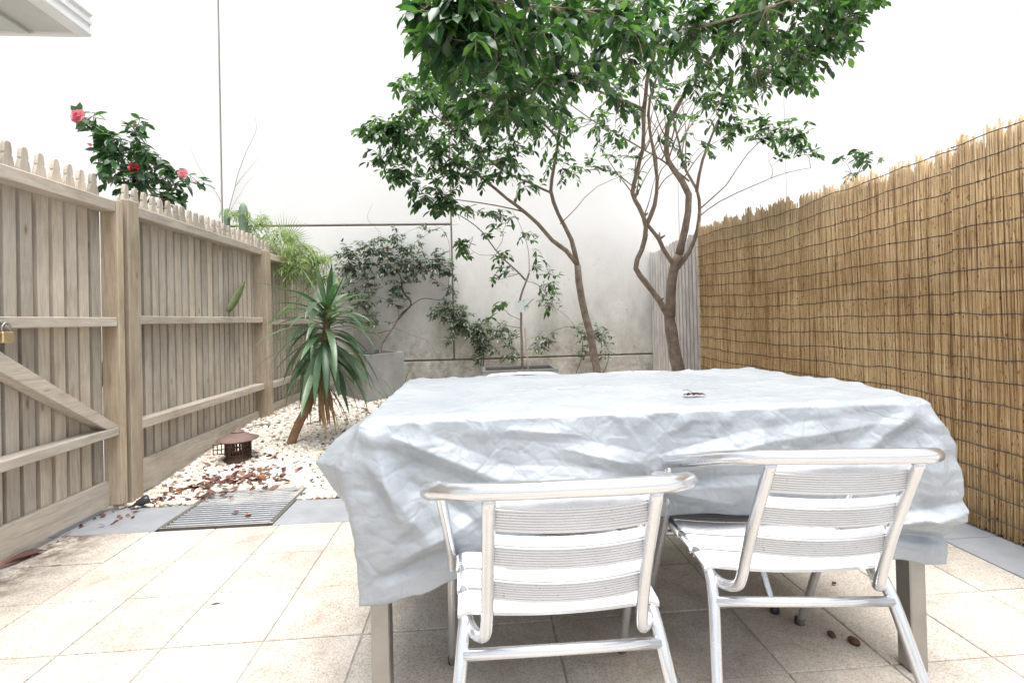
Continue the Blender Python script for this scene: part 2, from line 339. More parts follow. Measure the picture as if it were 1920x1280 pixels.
def mk_reed():
    m, nt, b = mat('split_reed')
    r = rnda(nt); tc = N(nt, 'TexCoord')
    mu = N(nt, 'Math', operation='MULTIPLY', i_1=91.0); lk(nt, r, mu.inputs[0])
    cmb = N(nt, 'CombineXYZ'); lk(nt, mu.outputs[0], cmb.inputs[2]); lk(nt, mu.outputs[0], cmb.inputs[0])
    ad = N(nt, 'VectorMath', operation='ADD'); lk(nt, tc.outputs['Object'], ad.inputs[0]); lk(nt, cmb.outputs[0], ad.inputs[1])
    mp = N(nt, 'Mapping'); mp.inputs['Scale'].default_value = (34, 34, 6.5); lk(nt, ad.outputs[0], mp.inputs[0])
    n = noi(nt, mp.outputs[0], 1.0, 5, .7)
    k = N(nt, 'Math', operation='MULTIPLY', i_1=.42); lk(nt, r, k.inputs[0])
    k2 = N(nt, 'Math', operation='MULTIPLY_ADD', i_1=1.5, i_2=-.46); lk(nt, n, k2.inputs[0])
    k3 = N(nt, 'Math', operation='ADD'); lk(nt, k.outputs[0], k3.inputs[0]); lk(nt, k2.outputs[0], k3.inputs[1])
    col = ramp(nt, k3.outputs[0], [(.08, (.20, .11, .05)), (.25, (.40, .25, .115)), (.45, (.56, .385, .19)), (.65, (.66, .475, .255)), (.85, (.74, .58, .36)), (1, (.56, .50, .41))])
    hs = N(nt, 'HueSaturation'); hs.inputs['Saturation'].default_value = .97; lk(nt, col, hs.inputs['Color']); col = hs.outputs[0]
    mp2 = N(nt, 'Mapping'); mp2.inputs['Scale'].default_value = (30, 75, 24); lk(nt, ad.outputs[0], mp2.inputs[0])
    vo = vor(nt, mp2.outputs[0], 1.0); col = mix(nt, 1, col, ramp(nt, vo.outputs['Distance'], [(.10, (.34, .24, .17)), (.24, (1, 1, 1))]), 'MULTIPLY')
    pt = noi(nt, tc.outputs['Object'], 2.2, 5, .65); col = mix(nt, 1, col, ramp(nt, pt, [(.35, (.78, .72, .66)), (.58, (1, 1, 1))]), 'MULTIPLY')
    # the weathered silver-grey head of the screen
    sx = N(nt, 'SeparateXYZ'); lk(nt, tc.outputs['Object'], sx.inputs[0])
    q = N(nt, 'MapRange'); q.inputs['From Min'].default_value = 1.55; q.inputs['From Max'].default_value = 1.92; q.inputs['To Max'].default_value = .4
    lk(nt, sx.outputs[2], q.inputs['Value'])
    col = mix(nt, q.outputs[0], col, (.40, .35, .27))
    lk(nt, col, b.inputs['Base Color']); b.inputs['Roughness'].default_value = .6; b.inputs['Specular IOR Level'].default_value = .3
    return m
M_reed = mk_reed()
def mk_pebble():
    m, nt, b = mat('pebble')
    col = ramp(nt, rnda(nt), [(0, (.10, .09, .09)), (.035, (.13, .12, .12)), (.05, (.42, .24, .17)), (.09, (.58, .45, .32)), (.2, (.70, .62, .49)), (.4, (.78, .74, .67)), (1, (.84, .83, .80))])
    v = coords(nt); col = mix(nt, 1, col, ramp(nt, noi(nt, v, 60, 3), [(.3, (.82, .78, .72)), (.6, (1, 1, 1))]), 'MULTIPLY')
    lk(nt, col, b.inputs['Base Color']); b.inputs['Roughness'].default_value = .5
    return m
M_peb = mk_pebble()
M_bed = mk_simple('packed_pebble_bed', [(.35, (.34, .29, .22)), (.6, (.6, .54, .46))], 55, .9, 60, .8, dist=.012)

# ------------------------------------------------------------------ ground
def gz(x, y):      # the pebble bed rises gently towards the back wall
    return .005+.135*sst(2.95, 4.7, y)
mb = MB(); nx, ny = 60, 60
for j in range(ny+1):
    for i in range(nx+1):
        x = -60+120*i/nx; y = -40+120*j/ny; mb.v.append((x, y, -.06)); mb.r.append(.5)
mb.f = [(j*(nx+1)+i, j*(nx+1)+i+1, (j+1)*(nx+1)+i+1, (j+1)*(nx+1)+i) for j in range(ny) for i in range(nx)]
tag(mb.build('ground', mk_simple('pale_ground', [(.3, (.36, .34, .31)), (.7, (.44, .42, .38))], 3, .95)), kind='structure')  # ground tone lightened so it reflects brighter in the metal chairs
TS, TX, TY = .3071, -1.3082, 1.6171
GX0, GX1, GY0, GY1 = -1.592, -1.052, 2.562, 3.075; YB0 = TY+3*TS
mb = MB(); mb.box(-2.12, 2.36, -6.4, YB0, -.055, -.0045); mb.box(-2.12, GX0-.01, YB0, 2.885, -.055, -.0045); mb.box(GX1+.01, 2.36, YB0, 2.885, -.055, -.0045)
tag(mb.build('patio_bedding', M_grout), kind='structure')
mb = MB()
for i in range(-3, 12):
    for j in range(-26, 4):  # unseen rows behind the camera added to brighten reflections in the chairs
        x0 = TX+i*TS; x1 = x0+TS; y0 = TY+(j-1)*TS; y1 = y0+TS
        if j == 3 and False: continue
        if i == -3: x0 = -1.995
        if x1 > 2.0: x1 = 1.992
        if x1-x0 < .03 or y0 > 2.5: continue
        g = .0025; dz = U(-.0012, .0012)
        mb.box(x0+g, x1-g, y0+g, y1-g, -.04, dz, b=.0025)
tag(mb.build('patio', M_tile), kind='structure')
mb = MB()
YB = TY+3*TS
for x0 in np.arange(-2.1, -1.65, .6): pass
xs = [-2.09, -1.605]
mb.box(-2.09, -1.602, YB+.002, 2.875, -.04, .001, b=.002)
for x0, x1 in ((-1.04, -.5), (-.495, .1), (.105, .7), (.705, 1.3), (1.305, 1.99)): mb.box(x0, x1, YB+.002, 2.875, -.04, U(0, .002), b=.002)
y = 1.99-.6*13
while y < 2.8: mb.box(1.996, 2.35, y+.002, min(y+.598, 2.875), -.04, U(0, .002), b=.002); y += .6
tag(mb.build('paver_border', M_grey), kind='structure')
# pebble bed base sheet
mb = MB(); nx, ny = 70, 50
for j in range(ny+1):
    for i in range(nx+1):
        x = -2.1+4.5*i/nx; y = 2.878+3.55*j/ny
        mb.v.append((x, y, gz(x, y)-.008+.006*noise.noise(Vector((x*9, y*9, 0))))); mb.r.append(.5)
mb.f = [(j*(nx+1)+i, j*(nx+1)+i+1, (j+1)*(nx+1)+i+1, (j+1)*(nx+1)+i) for j in range(ny) for i in range(nx)]
tag(mb.build('pebble_ground', M_bed, smooth=True), kind='structure')
# loose pebbles
ph = (1+5**.5)/2
ICO = np.array([(-1, ph, 0), (1, ph, 0), (-1, -ph, 0), (1, -ph, 0), (0, -1, ph), (0, 1, ph), (0, -1, -ph), (0, 1, -ph), (ph, 0, -1), (ph, 0, 1), (-ph, 0, -1), (-ph, 0, 1)])/math.hypot(1, ph)
IF = [(0, 11, 5), (0, 5, 1), (0, 1, 7), (0, 7, 10), (0, 10, 11), (1, 5, 9), (5, 11, 4), (11, 10, 2), (10, 7, 6), (7, 1, 8), (3, 9, 4), (3, 4, 2), (3, 2, 6), (3, 6, 8), (3, 8, 9), (4, 9, 5), (2, 4, 11), (6, 2, 10), (8, 6, 7), (9, 8, 1)]
rng = np.random.default_rng(3)
def pebbles(n, x0, x1, y0, y1, smin, smax, mask=None, layer=0.0):
    V = []; F = []; Rr = []; k = 0
    for _ in range(n):
        x = rng.uniform(x0, x1); y = rng.uniform(y0, y1)
        if mask and not mask(x, y): continue
        s = rng.uniform(smin, smax); sc = np.array([s*rng.uniform(.8, 1.3), s*rng.uniform(.7, 1.1), s*rng.uniform(.5, .8)])
        q = ICO*(1+rng.normal(0, .09, (12, 1)))*sc
        a = rng.uniform(0, 6.28); b = rng.normal(0, .35); ca, sa, cb, sb = math.cos(a), math.sin(a), math.cos(b), math.sin(b)
        q = q@np.array([[ca, sa, 0], [-sa, ca, 0], [0, 0, 1]])@np.array([[1, 0, 0], [0, cb, sb], [0, -sb, cb]])
        q = q+np.array([x, y, gz(x, y)+layer+rng.uniform(-.002, .008)])
        V.append(q); F += [(a_+k, b_+k, c_+k) for a_, b_, c_ in IF]; Rr += [rng.uniform(0, 1)]*12; k += 12
    return np.concatenate(V), F, Rr
def inbed(x, y):
    if y < 3.09 and -1.63 < x < -1.03 and y < 3.09: return False
    return True
P1 = pebbles(15000, -1.99, -.35, 2.88, 4.3, .009, .019, inbed)
P2 = pebbles(7000, -1.99, 0.3, 4.3, 6.3, .012, .022)
P3 = pebbles(700, -.3, 2.2, 2.9, 6.3, .015, .03)
mb = MB()
for V, F, Rr in (P1, P2, P3):
    n = len(mb.v); mb.v += V.tolist(); mb.f += [tuple(i+n for i in f) for f in F]; mb.r += Rr
tag(mb.build('gravel', M_peb, smooth=True, fix=False), 'loose white and tan pebbles covering the garden bed', 'gravel', kind='stuff')

# ------------------------------------------------------------------ tall back wall
WY = 6.4
wall = thing('boundary_wall', (0, WY, 0), 'tall white painted concrete panel wall closing the back of the courtyard, stained at its foot', 'wall')
def wx(px, py): return atY(px, py, WY).x
j1, j2, j3, j4, j5 = wx(412, 200), wx(849, 550), wx(1271, 330), wx(1474, 330), wx(1907, 60)
zt = atY(700, 422, WY).z; zb = atY(850, 674, WY).z
mb = MB(); g = .012
edges = [-16, j1, j2, j3, j4, j5, 16]
for a, b in zip(edges[:-1], edges[1:]):
    if a == j1:
        mb.box(a+g, b-g, WY, WY+.2, zt+.014, 11, b=.006); mb.box(a+g, b-g, WY, WY+.2, zb+.010, zt-.014, b=.006)
    else: mb.box(a+(.009 if a == j1 or a == j2 else .0025), b-(.009 if b in (j1, j2) else .0025), WY, WY+.2, zb+.010, 11, b=.006)
mb.build('panels', M_wall, wall)
mb = MB(); mb.box(-16, 16, WY-.012, WY+.2, -.05, zb-.012, b=.005); mb.build('footing', M_wall, wall)
mb = MB(); mb.box(-16, 16, WY+.03, WY+.18, -.05, 10.9); mb.build('joint_backing', mk_simple('joint_sealant', [(.3, (.22, .18, .14)), (.7, (.34, .29, .24))], 4, .9), wall)

# ------------------------------------------------------------------ left fence and gate
FX = -1.97
def picket_poly(w, z0, zt):
    h = w/2; ztip = zt; zs = zt-.150
    # shoulders, waist notch, bulge and narrow tip
    half = [(h, z0), (h, zs-.004), (h*.97, zs+.002), (h*.72, zs+.010), (h*.72, zs+.016), (h*.97, zs+.022), (h*1.0, zs+.036), (h*.94, zs+.054), (h*.80, zs+.074), (h*.70, zs+.088), (h*.54, zs+.091), (h*.54, zs+.097), (h*.64, zs+.101), (h*.56, zs+.122), (h*.42, zs+.143), (h*.26, zs+.150)]
    return half+[(-x, z) for x, z in reversed(half)]
def pickets(name, parent, y0, y1, ztip, zbot, material=M_woodV, pitch=.0822, w=.0615, x0=FX-.088, th=.019):
    mb = MB(); y = y0+pitch/2
    while y < y1-w*.4:
        ww = w+U(-.002, .002); t = ztip(y) if callable(ztip) else ztip
        t += U(-.006, .006); poly = picket_poly(ww, zbot, t); xo = U(-.003, .003); sl = U(-.0015, .0015)
        n = len(poly); V = [(x0+xo, y+p[0]+sl*(p[1]-1), p[1]) for p in poly]+[(x0-th+xo, y+p[0]+sl*(p[1]-1), p[1]) for p in poly]
        mb.add(V, [tuple(range(n)), tuple(range(2*n-1, n-1, -1))]+[(i, n+i, n+(i+1) % n, (i+1) % n) for i in range(n)])
        # the narrow cover board behind each gap
        mb.box(x0-th-.030, x0-th-.012, y+pitch/2-.028, y+pitch/2+.028, zbot, t-.16)
        y += pitch
    return mb.build(name, material, parent)
# gate
gate = thing('gate', (FX, 2.0, 0), 'wooden picket gate with diagonal brace and padlock at the left edge of the photo', 'gate')
pickets('pickets', gate, 1.06, 2.90, 1.845, .157)
mb = MB(); mb.box(FX-.088, FX-.062, 1.06, 2.86, .025, .165, b=.003); mb.build('kickboard', M_woodY, gate)
def rail(parent, y0, y1, z0, z1, xo=0, xi=-.088): 
    mb = MB(); mb.box(FX+xi+.001, FX+xo, y0, y1, z0, z1, b=.004); return mb.build('rail', M_woodY, parent)
rail(gate, 1.06, 2.855, 1.645, 1.705); rail(gate, 1.06, 2.855, 1.012, 1.062); rail(gate, 1.06, 2.855, .415, .462)
mb = MB(); mb.box(FX-.087, FX+.006, 2.857, 2.903, .03, 1.712, b=.004); mb.build('stile', M_woodP, gate)
mb = MB()   # brace from the latch side high up to the hinge stile low down
a = Vector((0, 2.83, .47)); b_ = Vector((0, 1.55, 1.28))
dr = (a-b_).normalized(); nn = Vector((0, -dr.z, dr.y)); hw = .038
# clip brace between the lower and the middle rail
def zy(z, off): t = (z-(a.z+nn.z*off))/dr.z; return (a+nn*off+dr*t).y
poly = [(zy(.463, -hw), .463), (min(2.855, zy(.463, hw)), .463), (zy(1.011, hw), 1.011), (zy(1.011, -hw), 1.011)]
mb.prism(poly, FX-.070, FX-.002); mb.build('brace', M_woodY, gate)
mb = MB(); lp = atX(8, 612, FX+.02)
mb.box(FX-.001, FX+.012, lp.y-.14, lp.y+.015, lp.z-.018, lp.z+.022, b=.002)
mb.tube([(FX+.012, lp.y-.0, lp.z-.012), (FX+.04, lp.y-.0, lp.z-.01), (FX+.04, lp.y, lp.z+.012), (FX+.012, lp.y, lp.z+.014)], .004, 8)
mb.build('latch', M_steel, gate)
pad = thing('padlock', (FX+.03, lp.y, lp.z-.07), 'small brass padlock hanging from the gate latch', 'padlock')
mb = MB(); mb.box(FX+.016, FX+.038, lp.y-.026, lp.y+.026, lp.z-.068, lp.z-.022, b=.004); mb.build('body', M_brass, pad)
mb = MB(); mb.tube(catmull([(FX+.027, lp.y-.017, lp.z-.024), (FX+.027, lp.y-.018, lp.z-.002), (FX+.027, lp.y, lp.z+.016), (FX+.027, lp.y+.018, lp.z-.002), (FX+.027, lp.y+.017, lp.z-.024)]), .0042, 8); mb.build('shackle', M_steel, pad, True)
# fence
fence = thing('picket_fence', (FX, 4.6, 0), 'weathered timber picket fence running from the gate to the back wall on the left', 'fence')
def post(parent, y0, y1, x0, x1, z0, z1, m=M_woodP): mb = MB(); mb.box(x0, x1, y0, y1, z0, z1, b=.005); return mb.build('post', m, parent)
post(fence, 2.932, 3.025, FX-.10, FX+.012, -.02, 1.735, M_woodP)
pickets('pickets', fence, 3.03, 4.84, 1.85, .195)
pickets('pickets', fence, 4.83, 6.38, 1.83, .15)
mb = MB(); mb.box(FX-.088, FX-.058, 3.03, 4.724, .01, .205, b=.003); mb.build('kickboard', M_woodY, fence)
mb = MB(); mb.box(FX-.088, FX-.058, 4.83, 6.38, .05, .22, b=.003); mb.build('kickboard', M_woodY, fence)
for z0, z1 in ((1.655, 1.715), (1.022, 1.072), (.405, .460)):
    rail(fence, 3.027, 4.722, z0, z1, -.005)
    rail(fence, 4.832, 6.39, z0-.02, z1-.02, -.005)
post(fence, 4.725, 4.828, FX-.09, FX+.03, -.02, 1.70)

# ------------------------------------------------------------------ right: grey paling fence and reed screens
gf = thing('paling_fence', (2.36, 4.5, 0), 'grey timber paling fence standing between the reed screen and the back wall', 'fence')
RX = 2.30
def fnoise(p, s): return noise.noise(Vector(p)*s)
mb = MB(); y = 1.0
while y < 6.38:
    mb.box(RX+.060, RX+.074, y+.04, y+.094, 0, (1.74 if y < 4.85 else 1.84)+U(-.012, .012))
    mb.box(RX+.038, RX+.056, y, y+.060, 0, (1.74 if y < 4.85 else 1.86)+U(-.012, .012)-(.03 if y > 6 else 0), b=.003); y += .090
mb.build('palings', M_woodG, gf)
mb = MB()
for z in (.4, 1.05, 1.68): mb.box(RX+.092, RX+.13, 1.0, 6.38, z, z+.06)
mb.build('rail', M_woodG, gf)
mb = MB(); mb.box(RX+.078, RX+.090, 1.0, 6.38, 0, 1.7); mb.build('gap_shade_sheet', mk_simple('gap_shade', [(.3, (.05, .045, .045)), (.7, (.08, .07, .07))], 5, .9), gf)  # dark sheet added behind the palings, standing in for shade in the gaps

def ztop(y):   # head of the reed screen (measured along the fence)
    return lerps([1.2, 1.95, 2.2, 2.7, 3.2, 4.2, 4.9], [1.80, 1.795, 1.80, 1.80, 1.82, 1.87, 1.93], y)
def reed_screen(label, y0, y1, x, zoff, lean=lambda y, z: 0):
    t = thing('reed_screen', (x, (y0+y1)/2, 0), label, 'screen', None)
    mb = MB(); y = y0
    def xw(y, z): return x+.010*math.sin(y*5.1+z*1.3)+.004*math.sin(y*13+2*z)-.02*sst(.5, 0, z)
    k = 0; clump = 0
    while y < y1:
        for layer in range(3):
            r = U(.0026, .0048) if y < 3.2 else U(.0038, .0060)
            if random.random() < .09: clump = U(-.045, .028) if random.random() < .85 else -.06
            zt = ztop(y)+zoff+clump*.9+U(-.022, .012)-(.02*layer)
            zb = U(.0, .03); lx = U(-.022, .022); bd = U(-.012, .012)
            pts = []
            for q in (0, .33, .66, 1):
                z = zb+(zt-zb)*q; yy = y+lx*(q-.5)+bd*math.sin(q*math.pi)+lean(y, z)
                pts.append((xw(yy, z)+(.0075*layer)+U(-.002, .002), yy, z))
            if layer: r *= 1.45
            mb.tube(pts, [r, r, r*.95, r*.85], 5, caps=True)
        y += U(.0050, .0085) if y < 3.2 else U(.0072, .0105)
    mb.build('reeds', M_reed, t, fix=False, smooth=True)
    mw = MB(); z = .075; i = 0
    while z < 1.86:
        pts = []; yy = y0
        ph_ = i*.7
        while yy <= y1+.001:
            dz = .010*math.sin(yy*2.3+1.1+i*.13)+.003*math.sin(yy*9+ph_)+.002*math.sin(yy*27+ph_*3)+.005*fnoise((yy, i*3.3, 0), 6.0)+.035*sst(3.6, 4.9, yy)*(z-.6)
            zz = z+dz+zoff*.5
            if zz < ztop(yy)+zoff-.03: pts.append(Vector((xw(yy, zz)-.0115+.002*math.sin(yy*120), yy+lean(yy, zz), zz)))
            yy += .016
        if len(pts) > 3:
            mw.tube(pts, .0024, 4)
            for q in pts[1::2]:
                if random.random() < .75: l_ = U(.008, .02); mw.tube([q+Vector((-.001, -l_*.4, U(-.004, .004))), q+Vector((-.002, 0, 0)), q+Vector((-.001, l_*.4, U(-.004, .004)))], [.0018, U(.003, .0042), .0018], 4)
        z += .0985; i += 1
    mw.build('wires', M_wire, t, fix=False)
    return t
def lean1(y, z): return -.055*sst(.75, 0, z)*sst(2.55, 2.3, y)*sst(2.0, 2.2, y)+.02*sst(.8, 0, z)*sst(2.6, 2.9, y)*0
reed_screen('long golden reed screen covering the right-hand fence, its top climbing towards the back', 2.145, 4.90, RX, 0, lean1)
reed_screen('second reed screen overlapping the long one at the right edge of the photo', 1.25, 2.17, RX-.022, .012)

# ------------------------------------------------------------------ eave of the neighbouring house
ev = thing('house_eave', (-3.6, 3.2, 3.2), 'white roof overhang with gutter jutting in at the top left corner', 'roof')
mb = MB(); mb.box(-6, -2.93, 0, 3.86, 3.215, 3.23); mb.build('soffit', M_soff, ev)
mb = MB()
for y in (1.2, 2.4, 3.2): mb.box(-6, -2.95, y, y+.04, 3.195, 3.214)
mb.box(-3.32, -3.24, 0, 3.85, 3.190, 3.2135)
mb.build('batten', M_soff, ev)
mb = MB(); prof = [(-2.93, 3.2), (-2.85, 3.2), (-2.84, 3.215), (-2.84, 3.25), (-2.85, 3.256), (-2.85, 3.285), (-2.835, 3.29), (-2.835, 3.32), (-2.85, 3.326), (-2.85, 3.35), (-2.83, 3.36), (-2.83, 3.375), (-2.93, 3.375)]
mb.prism(prof, 0, 3.9, axis='y'); mb.build('gutter', M_white, ev)
mb = MB(); mb.box(-6, -2.931, 3.862, 3.9, 3.198, 3.4); mb.build('fascia', M_white, ev)
mb = MB(); mb.add([(-2.9, 0, 3.38), (-2.9, 3.9, 3.38), (-6, 3.9, 4.3), (-6, 0, 4.3), (-2.9, 0, 3.41), (-2.9, 3.9, 3.41), (-6, 3.9, 4.33), (-6, 0, 4.33)], [(0, 1, 2, 3), (7, 6, 5, 4), (0, 4, 5, 1), (1, 5, 6, 2), (2, 6, 7, 3), (3, 7, 4, 0)]); mb.build('roof_sheet', M_white, ev)

# ------------------------------------------------------------------ drain grate
GX0, GX1, GY0, GY1 = -1.592, -1.052, 2.562, 3.075
gr = thing('drain_grate', ((GX0+GX1)/2, (GY0+GY1)/2, 0), 'square slotted metal drain grate let into the grey paving beside the pebbles', 'grate')
mb = MB(); mb.box(GX0-.008, GX0+.014, GY0, GY1, -.03, .006, b=.002); mb.box(GX1-.014, GX1+.008, GY0, GY1, -.03, .006, b=.002)
mb.box(GX0+.0145, GX1-.0145, GY0, GY0+.012, -.03, .006, b=.002); mb.box(GX0+.0145, GX1-.0145, GY1-.012, GY1, -.03, .006, b=.002); mb.build('frame', M_steel, gr)
M_galv = mk_simple('galvanised_steel', [(.3, (.40, .42, .44)), (.7, (.52, .54, .56))], 14, .5, 60, .1, .5)
mb = MB(); n = 16
for i in range(n):
    y = GY0+.030+(GY1-GY0-.060)*i/(n-1); mb.box(GX0+.016, GX1-.016, y-.0055, y+.0055, -.010, .004, b=.001)
mb.build('bars', M_galv, gr)
mb = MB(); mb.box(GX0, GX1, GY0, GY1, -.058, -.05); mb.build('sump', M_black, gr)
mb = MB(); mb.box(GX0-.05, GX0-.009, 2.877, GY1+.03, -.04, .012, b=.003); mb.box(GX1+.009, GX1+.07, 2.877, GY1+.03, -.04, .012, b=.003); mb.box(GX0-.05, GX1+.07, GY1+.001, GY1+.03, -.04, .011, b=.003)
tag(mb.build('grate_surround', mk_simple('mortar', [(.3, (.40, .37, .33)), (.7, (.5, .47, .42))], 9, .9)), kind='structure')

# ------------------------------------------------------------------ chairs
SR, SF = .188, .222         # half widths of the seat, rear and front
def hw_at(y): return .190+.020*max(0, min(1, y/.3))
def slat_profile(w, th, n=7):  # ribbed strip: (across, height); rounded long edges, curled under
    top = [(-w/2, -th), (-w/2-.001, -th*.35), (-w/2+.004, 0)]
    inner = w-.012
    for i in range(n):
        a = -inner/2+inner*i/n; s = inner/n
        top += [(a+s*.15, .0), (a+s*.35, .0016), (a+s*.75, .0016), (a+s*.95, .0)]
    top += [(w/2-.004, 0), (w/2+.001, -th*.35), (w/2, -th)]
    bot = [(w/2-.003, -th), (w/2-.005, -.003), (-w/2+.005, -.003), (-w/2+.003, -th)]
    return top+bot
def back_profile(w, th, n=8):  # like the seat strip, with broad chamfers above and below the ribs
    c = .0095; top = [(-w/2, -th), (-w/2+c, 0)]; inner = w-2*c-.004
    for i in range(n):
        a = -inner/2+inner*i/n; q = inner/n
        top += [(a+q*.15, .0), (a+q*.3, .0017), (a+q*.75, .0017), (a+q*.9, .0)]
    top += [(w/2-c, 0), (w/2, -th)]
    return top+[(w/2-.003, -th), (w/2-c-.001, -.003), (-w/2+c+.001, -.003), (-w/2+.003, -th)]
def make_chair(label, group):
    t = thing('garden_chair', (0, 0, 0), label, 'chair', group)
    tr = .0128
    for s in (-1, 1):     # rear leg; its tube bends forward at the seat and becomes the side rail
        mb = MB()
        P = [(s*.236, -.170, 0), (s*.224, -.120, .12), (s*.210, -.070, .24), (s*.198, -.034, .335), (s*.193, -.012, .378), (s*.190, .012, .404), (s*.190, .045, .414), (s*.194, .10, .415)]
        mb.tube(catmull(P, 5), tr, 12); o = mb.build('rear_leg', M_alu, t, True)
        mb = MB(); mb.lathe((s*.236, -.1705, 0), [(.0145, 0), (.0148, .004), (.0142, .022), (.0125, .0235)], 12); mb.build('foot_cap', M_black, o, True)
    mb = MB()             # seat frame: side rails joined by the rounded front bar
    P = [(-.1942, .10, .415), (-.203, .20, .415), (-.209, .30, .415), (-.209, .342, .415), (-.196, .373, .415), (-.160, .388, .414), (-.08, .392, .411), (0, .393, .409)]
    P = P+[(-x, y, z) for x, y, z in reversed(P[:-1])]
    mb.tube(catmull(P, 5), tr, 12); mb.build('seat_frame', M_alu, t, True)
    for s in (-1, 1):
        mb = MB(); P = [(s*.2465, .131, .629), (s*.2455, .143, .612), (s*.243, .155, .585), (s*.238, .180, .535), (s*.232, .230, .450), (s*.231, .262, .395), (s*.238, .34, .25), (s*.251, .478, 0)]
        mb.tube(catmull(P, 5), tr*.95, 12); o = mb.build('front_leg', M_alu, t, True)
        mb = MB(); mb.lathe((s*.2512, .4785, 0), [(.0142, 0), (.0146, .004), (.014, .02), (.0122, .0215)], 12); mb.build('foot_cap', M_black, o, True)
        mb = MB(); mb.tube([(s*.207, .248, .416), (s*.232, .248, .416)], .006, 8); mb.build('bolt', M_steel, o, True)
    mb = MB()             # hooped arm and back rail
    P = [(.2470, .130, .630), (.256, .102, .637), (.261, .052, .649), (.257, -.005, .667), (.240, -.072, .689), (.208, -.134, .711), (.168, -.175, .722), (.134, -.189, .726), (.07, -.198, .728), (0, -.200, .729)]
    P = P+[(-x, y, z) for x, y, z in reversed(P[:-1])]
    mb.tube(catmull(P, 6), .0145, 14); mb.build('arm_rail', M_alu, t, True)
    for s in (-1, 1):     # back upright, hooked at its foot under the seat rail
        mb = MB(); P = [(s*.137, -.186, .716), (s*.139, -.148, .640), (s*.142, -.105, .550), (s*.144, -.076, .480), (s*.146, -.060, .436), (s*.150, -.048, .411), (s*.160, -.028, .396), (s*.173, -.006, .392), (s*.183, .018, .397), (s*.189, .045, .408)]
        mb.tube(catmull(P, 5), .0118, 12); mb.build('back_upright', M_alu, t, True)
    mb = MB(); mb.tube([(-.1925, -.026, .360), (0, -.026, .359), (.1925, -.026, .360)], .0105, 12); mb.build('stretcher', M_alu, t, True)
    mb = MB(); mb.tube([(-.230, .270, .385), (.230, .270, .385)], .0085, 12); mb.build('stretcher', M_alu, t, True)
    # seat slats, sagging a little in the middle
    for k in range(4):
        yc = .042+k*.0865; W_ = .072; prof = slat_profile(W_, .012); n = len(prof); hw = hw_at(yc)+.012
        mb = MB(); m = 18; V = []
        for i in range(m+1):
            u = -1+2*i/m; dz = -.013*(1-u*u); wrap = -.010*sst(.93, 1, abs(u)); x = u*hw
            for a_, b_2 in prof: V.append((x*(1+.06*(a_/.36)), yc+a_, .4325+dz+wrap+b_2))
        f = [(i*n+q, i*n+(q+1) % n, (i+1)*n+(q+1) % n, (i+1)*n+q) for i in range(m) for q in range(n)]
        f += [tuple(range(n-1, -1, -1)), tuple(m*n+q for q in range(n))]
        mb.add(V, f, .5); mod_auto(mb.build('seat_slat', M_rib, t), 25)
    # back slats, bowed to the rear
    for k in range(3):
        zc = .672-k*.0775; yb = -.186+(.716-zc)*.475; prof = back_profile(.064, .014, 8); n = len(prof); mb = MB(); m = 18; V = []
        ax = Vector((0, -.24, .971)); nrm = Vector((0, -.971, -.24))
        for i in range(m+1):
            u = -1+2*i/m; x = u*.138
            bow = -.024*(1-u*u)
            base = Vector((x, yb+.004+bow, zc))
            for a_, b_2 in prof: V.append(base+ax*a_+nrm*b_2)
        f = [(i*n+q, i*n+(q+1) % n, (i+1)*n+(q+1) % n, (i+1)*n+q) for i in range(m) for q in range(n)]
        f += [tuple(range(n-1, -1, -1)), tuple(m*n+q for q in range(n))]
        mb.add(V, f, .5); mod_auto(mb.build('back_slat', M_rib, t), 25)
    del t['_o']
    return t
GRP = 'aluminium chairs around the covered table'
def copy_tree(o, parent=None):
    c = o.copy(); C.objects.link(c); c.parent = parent
    for ch in o.children: copy_tree(ch, c)
    return c
ch0 = make_chair('left one of the two front aluminium chairs, its back square to the camera', GRP)
spots = [((.154, .971, 0), -.8, None),
         ((.712, 1.066, 0), -6.5, 'right one of the two front aluminium chairs, turned slightly to the right'),
         ((.215, 2.185, 0), 180, 'aluminium chair behind the table, its curved top showing over the silver cover'),
         ((.740, 2.065, 0), 178, 'aluminium chair behind the table, only its feet showing under the cover')]
for i, (loc, rz, lab) in enumerate(spots):
    o = ch0 if i == 0 else copy_tree(ch0)
    o.location = loc; o.rotation_euler.z = R(rz)
    if lab: o['label'] = lab

# ------------------------------------------------------------------ table
X0, X1, Y0, Y1, ZT = -.285, 1.221, 1.262, 2.085, .745
tb = thing('garden_table', ((X0+X1)/2, (Y0+Y1)/2, 0), 'rectangular garden table on square steel legs, hidden under the silver cover', 'table')
mb = MB(); mb.box(X0, X1, Y0, Y1, ZT-.035, ZT, b=.004); mb.build('tabletop', M_steel, tb)
for ya in (Y0+.012, Y1-.035): mb = MB(); mb.box(X0+.05, X1-.05, ya, ya+.023, ZT-.09, ZT-.036); mb.build('apron', M_steel, tb)
for lx, ly in ((X0+.002, Y0+.004), (X1-.049, Y0+.004), (X0+.002, Y1-.054), (X1-.049, Y1-.054)):
    mb = MB(); mb.box(lx, lx+.047, ly, ly+.050, .003, ZT-.036, b=.003); l = mb.build('leg', M_steel, tb)
    mb = MB(); mb.box(lx+.001, lx+.046, ly+.001, ly+.049, 0, .0028); mb.build('foot_pad', M_black, l)

# ------------------------------------------------------------------ silver cover
def fnoise(p, s): return noise.noise(Vector(p)*s)
CX0, CX1, CY0, CY1, CZ = X0-.006, X1+.006, Y0-.006, Y1+.006, .757
